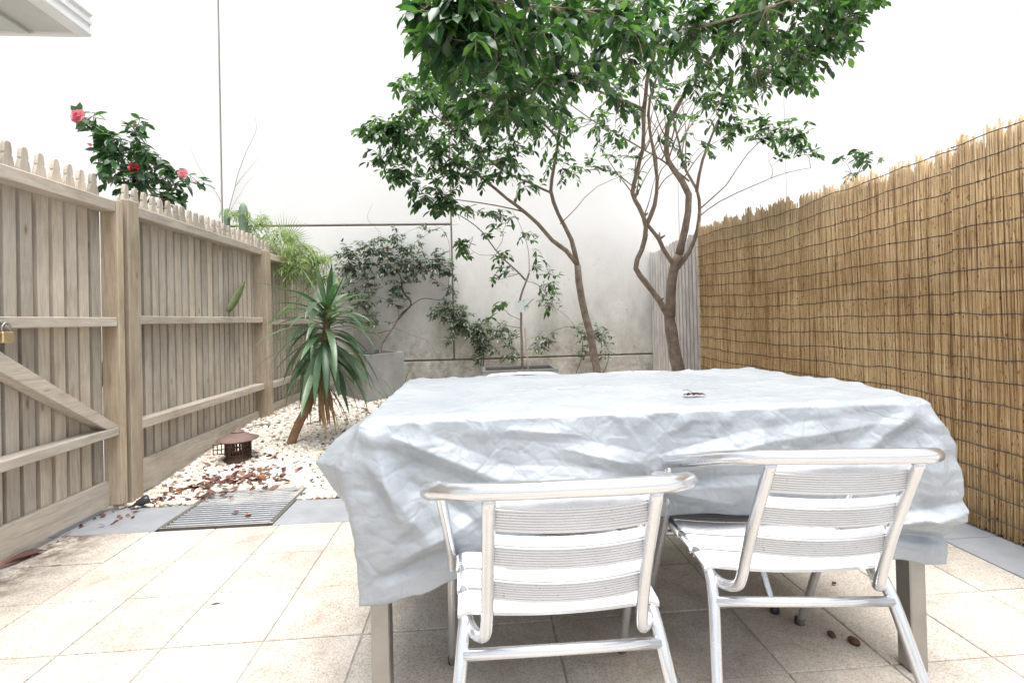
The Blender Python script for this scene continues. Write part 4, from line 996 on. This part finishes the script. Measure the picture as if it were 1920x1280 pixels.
def vine(name, label, cat, stems, blobs, L, W, loc, nl=6, r=.006, leafm=M_vine, tw=.12):
    t = thing(name, loc, label, cat); mt = MB(); S = []; ml = MB()
    for st in stems:
        P = pts(st[0]) if isinstance(st, tuple) else pts(st); rr = st[1] if isinstance(st, tuple) else r
        S += limb(mt, P, rr, rr*.35, 6, .012, 5)
    grow(ml, mt, S, [(*b_[:6], int(b_[6]*1.8+2)) for b_ in blobs], L, W, nl+1, tw, .5, .01, .0014, .003)
    mt.build('stems', M_vstem, t, True)
    if ml.v: ml.build('foliage', leafm, t, fix=False, smooth=True)
    return t
YV = 6.28
vine('climbing_vine', 'dark green vine climbing the back wall out of the tall concrete planter', 'vine',
     [([(712, 680, 5.7), (716, 645, 5.8), (733, 618, 6.0), (745, 600, 6.2), (758, 583, YV)], .022), ([(745, 600, 6.2), (770, 570, YV), (755, 545, YV), (745, 510, YV), (700, 495, YV), (650, 500, YV)], .012), ([(758, 583, YV), (790, 560, YV), (830, 560, YV), (843, 520, YV), (842, 460, YV), (830, 430, YV)], .006),
      ([(733, 618, 6.0), (700, 625, 6.1), (670, 615, 6.2), (640, 620, 6.2)], .006), ([(738, 615, 6.1), (765, 625, YV), (800, 640, YV), (818, 665, YV)], .003), ([(750, 598, YV), (745, 575, YV), (720, 560, YV), (700, 555, YV)], .004),
      ([(745, 510, YV), (760, 470, YV), (800, 440, YV), (830, 425, YV), (860, 420, YV)], .004), ([(700, 495, YV), (690, 460, YV), (715, 440, YV), (690, 410, YV), (700, 380, YV)], .003), ([(830, 430, YV), (800, 420, YV), (755, 438, YV), (700, 445, YV)], .002)],
     [(720, 475, 60, 26, 6.1, 6.33, 50), (780, 500, 60, 30, 6.05, 6.33, 60), (820, 495, 30, 24, 6.1, 6.33, 24), (660, 480, 40, 35, 6.1, 6.33, 26), (690, 520, 50, 22, 6.1, 6.33, 26), (745, 555, 22, 22, 6.15, 6.33, 13), (680, 570, 30, 30, 6.1, 6.33, 14), (640, 540, 30, 30, 6.1, 6.33, 12), (745, 455, 60, 15, 6.15, 6.33, 14), (845, 540, 12, 60, 6.2, 6.33, 8), (780, 430, 60, 12, 6.2, 6.33, 4), (700, 600, 40, 16, 6.1, 6.3, 8)], .062, .026, (-1.1, 6.2, .5), 6)
vine('wall_creeper', 'low dark creeper spreading along the foot of the wall left of the potted sapling', 'vine',
     [([(905, 700, 6.2), (905, 660, YV), (890, 630, YV), (865, 610, YV), (840, 580, YV), (815, 585, YV)], .008), ([(890, 630, YV), (920, 615, YV), (950, 640, YV)], .004), ([(865, 610, YV), (850, 560, YV), (820, 565, YV)], .004), ([(905, 660, YV), (940, 650, YV), (975, 630, YV)], .004)],
     [(865, 605, 32, 26, 6.1, 6.33, 34), (825, 590, 26, 16, 6.1, 6.33, 14), (850, 578, 26, 14, 6.15, 6.33, 12), (900, 620, 36, 22, 6.1, 6.33, 36), (940, 625, 30, 20, 6.1, 6.33, 22), (905, 650, 22, 18, 6.1, 6.33, 18), (900, 670, 14, 12, 6.1, 6.33, 7), (955, 665, 22, 18, 6.1, 6.33, 8), (845, 640, 14, 10, 6.1, 6.33, 4)], .058, .026, (-.1, 6.2, .15), 6)
vine('wall_creeper', 'thin straggling creeper on the wall just left of the slender leaning trunk', 'vine',
     [([(1080, 700, 6.2), (1092, 660, YV), (1088, 625, YV), (1070, 612, YV), (1040, 620, YV), (1015, 640, YV)], .006), ([(1088, 625, YV), (1060, 590, YV), (1030, 570, YV), (1020, 545, YV), (990, 520, YV)], .003), ([(1130, 700, 6.2), (1142, 670, YV), (1135, 640, YV)], .005), ([(1090, 665, YV), (1060, 650, YV), (1035, 635, YV)], .002)],
     [(1095, 625, 24, 24, 6.15, 6.33, 10), (1125, 625, 22, 26, 6.1, 6.33, 14), (1020, 635, 24, 16, 6.15, 6.33, 14), (1030, 555, 22, 30, 6.2, 6.33, 8), (1105, 670, 22, 18, 6.1, 6.33, 8), (1010, 655, 20, 14, 6.15, 6.33, 7), (1140, 655, 12, 20, 6.1, 6.33, 4)], .052, .024, (1.3, 6.2, .15), 5, tw=.1)
vine('wall_creeper', 'bare dried creeper twigs clinging high on the wall beside the left panel joint', 'vine',
     [([(425, 425, 6.36), (440, 350, 6.37), (455, 300, 6.37), (478, 250, 6.37), (480, 220, 6.37)], .004), ([(440, 350, 6.37), (465, 320, 6.37), (485, 295, 6.37)], .0025), ([(415, 380, 6.37), (395, 345, 6.37), (370, 310, 6.37), (355, 270, 6.37)], .0025), ([(432, 395, 6.37), (455, 355, 6.37), (475, 330, 6.37)], .002)], [], .05, .02, (-2.9, 6.36, 2.4))

# ------------------------------------------------------------------ sapling in a trough
ty = 4.15; ta = atY(905, 697, ty); tb_ = atY(1047, 694, ty)
tr_ = thing('planter', ((ta.x+tb_.x)/2, ty+.2, .12), 'shallow grey rectangular planter behind the table holding the tagged sapling', 'planter')
mb = MB(); zr = atY(975, 693, ty).z; xa, xb = ta.x, tb_.x
mb.box(xa, xb, ty, ty+.03, .1, zr, b=.003); mb.box(xa, xb, ty+.37, ty+.40, .1, zr, b=.003); mb.box(xa, xa+.03, ty+.031, ty+.369, .1, zr, b=.003); mb.box(xb-.03, xb, ty+.031, ty+.369, .1, zr, b=.003)
mb.build('trough', M_conc, tr_)
mb = MB(); mb.box(xa+.031, xb-.031, ty+.031, ty+.369, .11, zr-.02); mb.build('soil', M_soil, tr_)
sy = ty+.15
sp = thing('sapling', atY(982, 690, sy), 'young sapling with long thin branches growing in the shallow planter', 'sapling')
mt = MB(); S = []
b0 = atY(980, 700, sy); b0.z = zr-.06
S += limb(mt, [b0]+pts([(980, 690, sy), (977, 640, sy), (977, 590, sy), (976, 560, sy), (985, 530, sy), (992, 512, sy)]), .013, .008, 8)
S += limb(mt, pts([(985, 525, sy), (960, 500, sy), (930, 470, sy+.1), (905, 435, sy+.2), (875, 412, sy+.3), (845, 395, sy+.4), (815, 380, sy+.5)]), .009, .003, 7)
S += limb(mt, pts([(992, 512, sy), (992, 480, sy), (985, 450, sy), (975, 420, sy), (960, 395, sy+.1)]), .004, .0015, 6)
S += limb(mt, pts([(978, 615, sy), (950, 610, sy), (935, 605, sy)]), .005, .002, 6)
S += limb(mt, pts([(987, 527, sy), (1010, 535, sy), (1030, 560, sy+.1), (1045, 590, sy+.1)]), .0035, .0012, 6)
S += limb(mt, pts([(992, 508, sy), (1010, 505, sy), (1035, 515, sy+.1)]), .0025, .001, 6)
S += limb(mt, pts([(930, 470, sy+.1), (945, 440, sy+.1), (920, 415, sy+.2)]), .003, .001, 6)
S += limb(mt, pts([(930, 478, sy+.1), (900, 478, sy+.1), (880, 465, sy+.2)]), .003, .001, 6)
ml, mw = MB(), mt
grow(ml, mw, S, [(1035, 513, 20, 6, 4.2, 4.5, 4), (1030, 535, 14, 14, 4.2, 4.5, 4), (1000, 480, 12, 40, 4.2, 4.4, 5), (870, 465, 22, 18, 4.4, 4.7, 18), (895, 400, 40, 10, 4.4, 4.8, 9), (940, 410, 30, 20, 4.2, 4.6, 13), (945, 500, 30, 22, 4.2, 4.6, 9), (990, 445, 18, 18, 4.3, 4.6, 4), (1010, 575, 25, 22, 4.3, 4.6, 6), (935, 525, 22, 14, 4.3, 4.6, 4), (910, 440, 16, 10, 4.4, 4.6, 3)], .070, .030, 5, .11, .5)
mlr = U
for i in range(9):
    az = U(0, 6.28); q = atY(938+U(-14, 20), 572+U(-8, 14), sy)
    leaf(ml, q, Vector((math.cos(az), math.sin(az), U(-.3, .3))), Vector((0, 0, 1)), .12, .052, .8, .2, U(.5, 1))
mw.tube([atY(977, 600, sy), atY(955, 590, sy), atY(940, 575, sy)], .003, 6)
for i in range(5):
    az = U(0, 6.28); leaf(ml, atY(918+U(-14, 16), 596+U(-4, 8), sy), Vector((math.cos(az), math.sin(az), U(-.2, .2))), Vector((0, 0, 1)), .10, .045, .6, .2, U(.3, .8))
mw.build('stem', M_bark, sp, True); ml.build('foliage', M_leafS, sp, fix=False, smooth=True)
stk = MB(); stk.tube([atY(992, 700, sy-.03)-Vector((0, 0, .05)), atY(990, 690, sy-.03), atY(984, 615, sy-.02)], .008, 6)
tag(stk.build('plant_stake', mk_simple('pale_stake', [(.3, (.42, .33, .26)), (.7, (.55, .45, .36))], 9, .8), None, True), 'short pale garden stake beside the sapling stem', 'stake')
def mk_tag():
    m, nt, b = mat('printed_plant_tag'); v = coords(nt)
    n = noi(nt, v, 38, 3, .6); col = ramp(nt, n, [(.54, (.74, .80, .78)), (.60, (.12, .42, .25)), (.72, (.35, .65, .5))], 'CONSTANT')
    lk(nt, col, b.inputs['Base Color']); b.inputs['Roughness'].default_value = .4; return m
mb = MB(); p = [atY(964, 567, sy-.03), atY(990, 559, sy-.035), atY(993, 580, sy-.03), atY(968, 588, sy-.025)]
mb.add([q for q in p]+[q+Vector((0, .0012, 0)) for q in p], [(0, 1, 2, 3), (7, 6, 5, 4), (0, 4, 5, 1), (1, 5, 6, 2), (2, 6, 7, 3), (3, 7, 4, 0)])
tg = thing('plant_tag', p[0], 'white and green nursery tag tied to the sapling', 'tag'); mb.build('card', mk_tag(), tg)
mb = MB(); mb.tube(catmull([atY(985, 575, sy-.03), atY(992, 568, sy-.03), atY(1000, 560, sy-.02)], 4), .0035, 6); mb.build('tie', M_dead, tg, True)

# ------------------------------------------------------------------ strappy tuft by the planter
tf = thing('grass_tuft', atZ(735, 745, .14), 'loose tuft of long green strappy leaves growing beside the concrete planter', 'plant')
ml = MB(); q0 = atZ(742, 752, .13); q0.y = min(q0.y, 5.0); q0 = atY(742, 740, 4.6); q0.z = .12
for i in range(34):
    az = U(0, 6.28); leaf(ml, q0+Vector((U(-.05, .05), U(-.05, .05), 0)), Vector((math.cos(az), math.sin(az), 0))*U(.3, .9)+Vector((0, 0, 1)), Vector((0, 0, 1)), U(.3, .6), .013, U(.6, 1.6), .2, U(.3, .9), 7, shape=[.7, 1, 1, 1, .9, .7, .4, .02])
ml.build('leaves', M_yuc, tf, fix=False, smooth=True)

# ------------------------------------------------------------------ plants beyond the left fence
Yc = 3.5
cm = thing('camellia_bush', (-2.6, 3.6, 0), 'camellia bush with pink and red flowers rising behind the left fence', 'bush')
mt = MB(); S = []
base = Vector((-2.75, 3.6, -.05))
for P in ([(250, 420, 3.6), (235, 350, 3.6), (215, 290, 3.6), (170, 235, 3.5), (150, 222, 3.5)], [(250, 420, 3.6), (262, 350, 3.6), (258, 290, 3.6), (255, 240, 3.6)], [(255, 420, 3.6), (300, 370, 3.7), (330, 340, 3.8), (375, 345, 3.8)], [(250, 420, 3.6), (280, 340, 3.7), (310, 300, 3.7)]):
    S += limb(mt, [base]+pts(P), .016, .004, 7)
ml, mw = MB(), mt
grow(ml, mw, S, [(175, 232, 22, 10, 3.4, 3.6, 5), (205, 265, 34, 26, 3.4, 3.7, 14), (255, 245, 20, 20, 3.4, 3.7, 6), (215, 305, 45, 26, 3.4, 3.8, 26), (255, 300, 30, 30, 3.4, 3.8, 14), (290, 320, 36, 30, 3.5, 3.8, 18), (240, 350, 50, 24, 3.4, 3.8, 18), (330, 350, 30, 26, 3.6, 3.9, 12), (365, 345, 16, 10, 3.7, 3.8, 3), (315, 385, 30, 20, 3.6, 3.8, 7)], .088, .046, 5, .10, .3)
for px_, py_ in ((150, 205), (135, 208)): leaf(ml, atY(150, 215, 3.5), atY(px_, py_-8, 3.5)-atY(150, 216, 3.5), Vector((0, -1, .3)), .085, .045, .1, .2, .7)
mw.build('stems', M_twig, cm, True); ml.build('foliage', M_cam, cm, fix=False, smooth=True)
def flower(px, py, Y, r, m, name='flower'):
    mb = MB(); c = atY(px, py, Y)
    ax = Vector((U(-.2, .2), -1, U(-.1, .4))).normalized(); e1 = ax.orthogonal().normalized(); e2 = ax.cross(e1)
    for ring, (nn_, rr, tl) in enumerate(((7, 1.0, .25), (6, .78, .55), (5, .5, .9), (3, .25, 1.2))):
        for k in range(nn_):
            a_ = 2*math.pi*k/nn_+ring*.5; rd = e1*math.cos(a_)+e2*math.sin(a_)
            leaf(mb, c+ax*.01*ring, rd*math.cos(tl)+ax*math.sin(tl), ax, r*rr, r*1.1*rr, -.0, -.3, U(0, 1), 3, shape=[.4, 1, 1, .45])
    return mb.build(name, m, cm, fix=False, smooth=True)
for a_, lb in (((148, 219, 3.42, .050, M_pink), 'pink flower at the top left tip'), ((252, 231, 3.5, .017, M_pink), 'small pink bud'), ((252, 316, 3.45, .040, M_red), 'deep red flower'), ((343, 326, 3.6, .034, M_pink), 'pink flower at the right'), ((170, 272, 3.45, .011, M_pink), None)):
    f_ = flower(*a_)
    if lb: f_['label'] = lb
bmb = thing('bamboo', (-2.35, 5.4, 0), 'feathery light green bamboo spilling over the far end of the left fence', 'bamboo')
mt = MB(); S = []
for P in ([(480, 600, 5.5), (470, 480, 5.5), (450, 410, 5.4), (425, 395, 5.3)], [(500, 600, 5.5), (505, 480, 5.5), (520, 440, 5.4), (550, 450, 5.3), (590, 480, 5.2)], [(510, 600, 5.6), (540, 480, 5.6), (560, 440, 5.6)], [(560, 600, 5.8), (590, 520, 5.7), (610, 490, 5.6)]):
    q = pts(P); b0 = q[0].copy(); b0.z = 0; b0.x = min(b0.x, -2.2); q[0].x = min(q[0].x, -2.15); S += limb(mt, [b0]+q, .008, .002, 6)
ml, mw = MB(), mt
grow(ml, mw, S, [(440, 405, 30, 14, 5.2, 5.6, 26), (485, 425, 40, 24, 5.2, 5.7, 44), (520, 460, 40, 24, 5.0, 5.6, 60), (560, 485, 45, 26, 5.0, 5.6, 80), (540, 510, 34, 22, 5.0, 5.5, 40), (595, 490, 26, 22, 5.2, 5.7, 50), (600, 525, 36, 20, 5.2, 5.6, 34), (470, 450, 24, 14, 5.2, 5.5, 16)], .085, .0095, 9, .15, .7)
mw.build('canes', mk_simple('green_cane', [(.3, (.16, .22, .06)), (.7, (.26, .32, .1))], 9, .5), bmb, True); ml.build('foliage', M_bam, bmb, fix=False, smooth=True)
pm = thing('fan_palm', atY(535, 470, 6.0)-Vector((0, 0, 1.6)), 'fan of thin pale green palm fingers above the bamboo behind the fence', 'palm')
mt = MB(); c = atY(533, 455, 6.0); b0 = c.copy(); b0.z = 0; b0.x -= .25; limb(mt, [b0, (b0+c)/2+Vector((-.05, 0, .1)), c], .012, .006, 6); mt.build('stalk', M_twig, pm, True)
ml = MB()
for i in range(22):
    an = R(-25+ i*6.2); dr = Vector((math.cos(an), -.15, math.sin(an))); leaf(ml, c, dr, Vector((0, -1, 0)), .36+U(-.04, .04), .014, .15, .2, U(.2, .7), 4, shape=[.6, 1, .7, .35, .02])
ml.build('fronds', M_bam, pm, fix=False, smooth=True)
M_cac = mk_simple('cactus_skin', [(.3, (.13, .19, .14)), (.7, (.22, .29, .22))], 9, .6, 60, .3)
ct = thing('cactus', (atY(455, 395, 5.3).x, 5.3, 0), 'pair of upright grey-green cactus stems showing over the left fence', 'cactus')
for px_, zt2, r_ in ((456, 380, .045), (425, 390, .03)):
    p0 = atY(px_, 395, 5.3); p1 = atY(px_, zt2, 5.3); mb = MB(); b0 = p0.copy(); b0.z = 0
    V = []; n = 20; zz = [0, p1.z*.5, p1.z-.10, p1.z-.05, p1.z-.02, p1.z]; rr = [r_, r_, r_, r_*.85, r_*.55, r_*.1]
    for z_, q in zip(zz, rr):
        for k in range(n): a_ = 2*math.pi*k/n; q2 = q*(1 if k % 2 else .82); V.append((p0.x+q2*math.cos(a_), 5.3+q2*math.sin(a_), z_))
    f = [(i*n+k, i*n+(k+1) % n, (i+1)*n+(k+1) % n, (i+1)*n+k) for i in range(5) for k in range(n)]+[tuple(5*n+k for k in range(n))]
    mb.add(V, f); mb.build('stem', M_cac, ct, True)
# leaf poking through the fence
mb = MB(); a_ = atX(427, 584, FX-.03); b_ = atX(458, 532, FX-.02)
leaf(mb, a_, b_-a_, Vector((1, -.4, .2)), (b_-a_).length*1.06, .07, -.05, .15, .35, 7, shape=[.45, .8, .95, 1, .9, .75, .5, .05])
tag(mb.build('cactus_pad', mk_leaf('mottled_pad', [(0, (.09, .12, .05)), (.5, (.15, .17, .07)), (1, (.3, .2, .1))], .6, .1), None, True, False), 'long mottled green leaf stuck slantwise through the left fence', 'leaf')
bpy.data.objects['cactus_pad'].name = 'stray_leaf'
bpy.data.objects['stray_leaf'].modifiers.new('thickness', 'SOLIDIFY').thickness = .006
# shrub behind the right fence
sb = thing('shrub', (2.9, 3.9, 0), 'sprig of a dark green shrub peeping over the reed screen on the right', 'shrub')
mt = MB(); q = pts([(1600, 400, 3.9), (1605, 345, 3.85), (1615, 310, 3.8), (1630, 295, 3.8)]); b0 = q[0].copy(); b0.z = 0; b0.x = max(b0.x, 2.6); S = limb(mt, [b0]+q, .01, .003, 6); S += limb(mt, [q[1]]+pts([(1590, 310, 3.8), (1578, 300, 3.8)]), .003, .0015, 5)
ml, mw = MB(), mt
grow(ml, mw, S, [(1615, 305, 22, 12, 3.7, 3.9, 6), (1635, 295, 12, 8, 3.75, 3.85, 3), (1590, 332, 18, 6, 3.75, 3.85, 3), (1585, 302, 10, 6, 3.75, 3.85, 1)], .080, .042, 4, .09, .3)
mw.build('stems', M_twig, sb, True); ml.build('foliage', M_cam, sb, fix=False, smooth=True)

# ------------------------------------------------------------------ iron lantern
lc = atZ(447, 868, .03); lx, ly = lc.x, lc.y; lz = gz(lx, ly)
ln = thing('garden_lantern', (lx, ly, lz), 'small rusty cast-iron pagoda lantern standing on the pebbles by the left fence', 'lantern')
def hexa(r, z, rot=0): return [(lx+r*math.cos(R(60*k+rot)), ly+r*math.sin(R(60*k+rot)), z) for k in range(6)]
def hexstack(mb, prof, rot=0):
    V = []; 
    for r_, z in prof: V += hexa(r_, lz+z, rot)
    m = len(prof); mb.add(V, [(i*6+k, i*6+(k+1) % 6, (i+1)*6+(k+1) % 6, (i+1)*6+k) for i in range(m-1) for k in range(6)]+[tuple(range(5, -1, -1)), tuple((m-1)*6+k for k in range(6))])
mb = MB(); hexstack(mb, [(.098, 0), (.100, .012), (.092, .022), (.078, .034), (.080, .040), (.076, .048)], 15); mb.build('base', M_rust, ln)
mb = MB()
for k in range(6):
    A = Vector(hexa(.078, lz+.048, 15)[k]); B = Vector(hexa(.078, lz+.048, 15)[(k+1) % 6]); Hh = Vector((0, 0, .095))
    mb.tube([A, A+Hh], .008, 6)
    for q in (.25, .5, .75): mb.tube([A.lerp(B, q), A.lerp(B, q)+Hh], .0048, 5)
    for q in (0.02, .33, .66, .98): mb.tube([A+Hh*q, B+Hh*q], .0048, 5)
mb.build('lattice', M_rust, ln)
mb = MB(); A = Vector(hexa(.078, lz+.05, 15)[3]); 
dirv = Vector((-.9, -.35, 0)).normalized(); B = A+dirv*.075; Hh = Vector((0, 0, .08))
for q in (0, .33, .66, 1): mb.tube([A.lerp(B, q)+Vector((0, 0, .01)), A.lerp(B, q)+Hh], .0035, 5)
for q in (.12, .5, .98): mb.tube([A+Hh*q, B+Hh*q], .0035, 5)
mb.build('door', M_rust, ln)
mb = MB(); mb.lathe((lx, ly, lz), [(.060, .143), (.128, .150), (.136, .155), (.134, .160), (.105, .170), (.072, .184), (.042, .199), (.038, .203), (.042, .207), (.036, .213), (.018, .222), (.016, .228), (.006, .234)], 28)
mod_auto(mb.build('roof', M_rustp, ln), 50)

# ------------------------------------------------------------------ litter and little things
def flat_leaf(mb, x, y, z, L, W, rnd=None):
    az = U(0, 6.28); dr = Vector((math.cos(az), math.sin(az), U(-.1, .25))); up = Vector((U(-.6, .6), U(-.6, .6), 1))
    leaf(mb, Vector((x, y, z)), dr, up, L, W, U(-.4, .9), U(-.3, .6), rnd, 4, shape=[.1, .75, 1, .7, .04])
mb = MB()
def scat(n, cx, cy, rx, ry, L=(.035, .075), zo=.014):
    for _ in range(n):
        x = random.gauss(cx, rx); y = random.gauss(cy, ry)
        if x < -1.97 or y < 2.6: continue
        l = U(*L); z = gz(x, y)+zo+U(0, .008) if y > 2.88 else .008
        flat_leaf(mb, x, y, z, l, l*.45)
scat(90, -1.57, 3.24, .12, .08); scat(26, -1.72, 3.1, .12, .06); scat(34, -1.42, 3.22, .12, .06); scat(22, -1.5, 3.50, .12, .08); scat(22, -1.75, 2.95, .10, .04); scat(10, -1.45, 3.0, .12, .05)
scat(36, -1.25, 4.9, .35, .25); scat(16, -1.1, 3.2, .2, .15); scat(16, -1.3, 3.8, .4, .3); scat(14, -1.9, 2.7, .03, .1, (.02, .04))
for _ in range(26):
    y = U(1.7, 2.9); flat_leaf(mb, -2.02+U(-.02, .03), y, .006, U(.02, .045), .014)
tag(mb.build('leaf_litter', M_litter, None, True, False), 'brown and maroon fallen leaves scattered over the pebbles around the lantern', 'leaf litter', kind='stuff')
mb = MB(); p = atZ(1303, 739, CZ+.006)
for i in range(7): leaf(mb, p+Vector((-.014+.004*i, U(-.006, .006), .001)), Vector((1 if i % 2 else -1, U(-.5, .5), .2)), Vector((0, .3, 1)), .024, .018, .5, .4, U(.3, .8), 4, shape=[.1, .75, 1, .7, .04])
mb.tube([p, p+Vector((-.02, .01, .014)), p+Vector((-.035, .005, .012))], .0008, 4)
tag(mb.build('dry_leaf', M_litter, None, True, False), 'curled brown dry leaf lying on top of the silver cover', 'leaf')
def pod(px, py, lab, r=.013):
    p = atZ(px, py, .008); mb = MB(); a_ = U(0, 3)
    V = []; n = 12
    for i in range(9):
        t = math.pi*i/8; 
        for k in range(n):
            f_ = 2*math.pi*k/n; q = Vector((math.cos(t)*1.35, math.sin(t)*math.cos(f_), math.sin(t)*math.sin(f_)*.75))*r*(1+.08*math.sin(f_*4))
            q.rotate(Matrix.Rotation(a_, 3, 'Z')); V.append(p+q)
    mb.add(V, [(i*n+k, i*n+(k+1) % n, (i+1)*n+(k+1) % n, (i+1)*n+k) for i in range(8) for k in range(n)])
    o = mb.build('seed_pod', M_nut, None, True); tag(o, lab, 'seed pod', 'seed pods on the tiles')
pod(1559, 1188, 'smaller of the two brown seed pods lying together on the tiles', .0105)
pod(1601, 1201, 'larger of the two brown seed pods, nearest the right table leg', .0135)
pod(1564, 1092, 'tiny dark seed further under the table behind the two seed pods', .006)
for (px_, py_, lab) in ((95, 1061, 'small brown leaf scrap on the pale tiles near the gate'), (395, 1133, 'thin dry twig scrap in the middle of the pale tiles')):
    mb = MB(); p = atZ(px_, py_, .003); leaf(mb, p, Vector((1, .4, .1)), Vector((0, 0, 1)), .035, .009, .3, .3, .3, 4, shape=[.3, .8, 1, .6, .1]); tag(mb.build('dry_leaf', M_litter, None, True, False), lab, 'leaf')
mb = MB(); p = atZ(30, 1052, .0); P = [atZ(-5, 1062, .01), atZ(18, 1053, .02), atZ(38, 1048, .012)]
for i in range(3): leaf(mb, P[0]+Vector((i*.01, i*.02, .004*i)), Vector((.35, .9, .05)), Vector((.5, -.2, 1)), .13, .035, .3, .6, .9-.3*i, 5, shape=[.2, .8, 1, .9, .5, .04])
tag(mb.build('dry_leaf', M_litter, None, True, False), 'long rust-brown dry leaf against the foot of the gate', 'leaf')
sg = thing('garden_spotlight', atZ(265, 942, .01), 'small black cone-shaped garden light lying at the foot of the gate post', 'light')
a_ = atZ(277, 936, .035); b_ = atZ(250, 947, .02); mb = MB()
mb.tube([b_, b_.lerp(a_, .3), b_.lerp(a_, .75), a_, a_+(a_-b_)*.12], [.006, .017, .028, .030, .024], 16); mb.build('shade', M_black, sg, True)
mb = MB(); mb.tube([b_, b_+Vector((-.02, -.01, -.008))], [.006, .004], 8); mb.build('spike', M_black, sg, True)
petal = MB(); leaf(petal, atZ(508, 870, gz(-1.2, 3.4)+.02), Vector((1, .3, .1)), Vector((0, 0, 1)), .03, .03, .2, .3, .6, 3, shape=[.4, 1, 1, .4]); tag(petal.build('petal', M_pink, None, True, False), 'single bright pink petal fallen on the white pebbles', 'petal')

for o in list(bpy.data.objects):
    if '_o' in o: del o['_o']
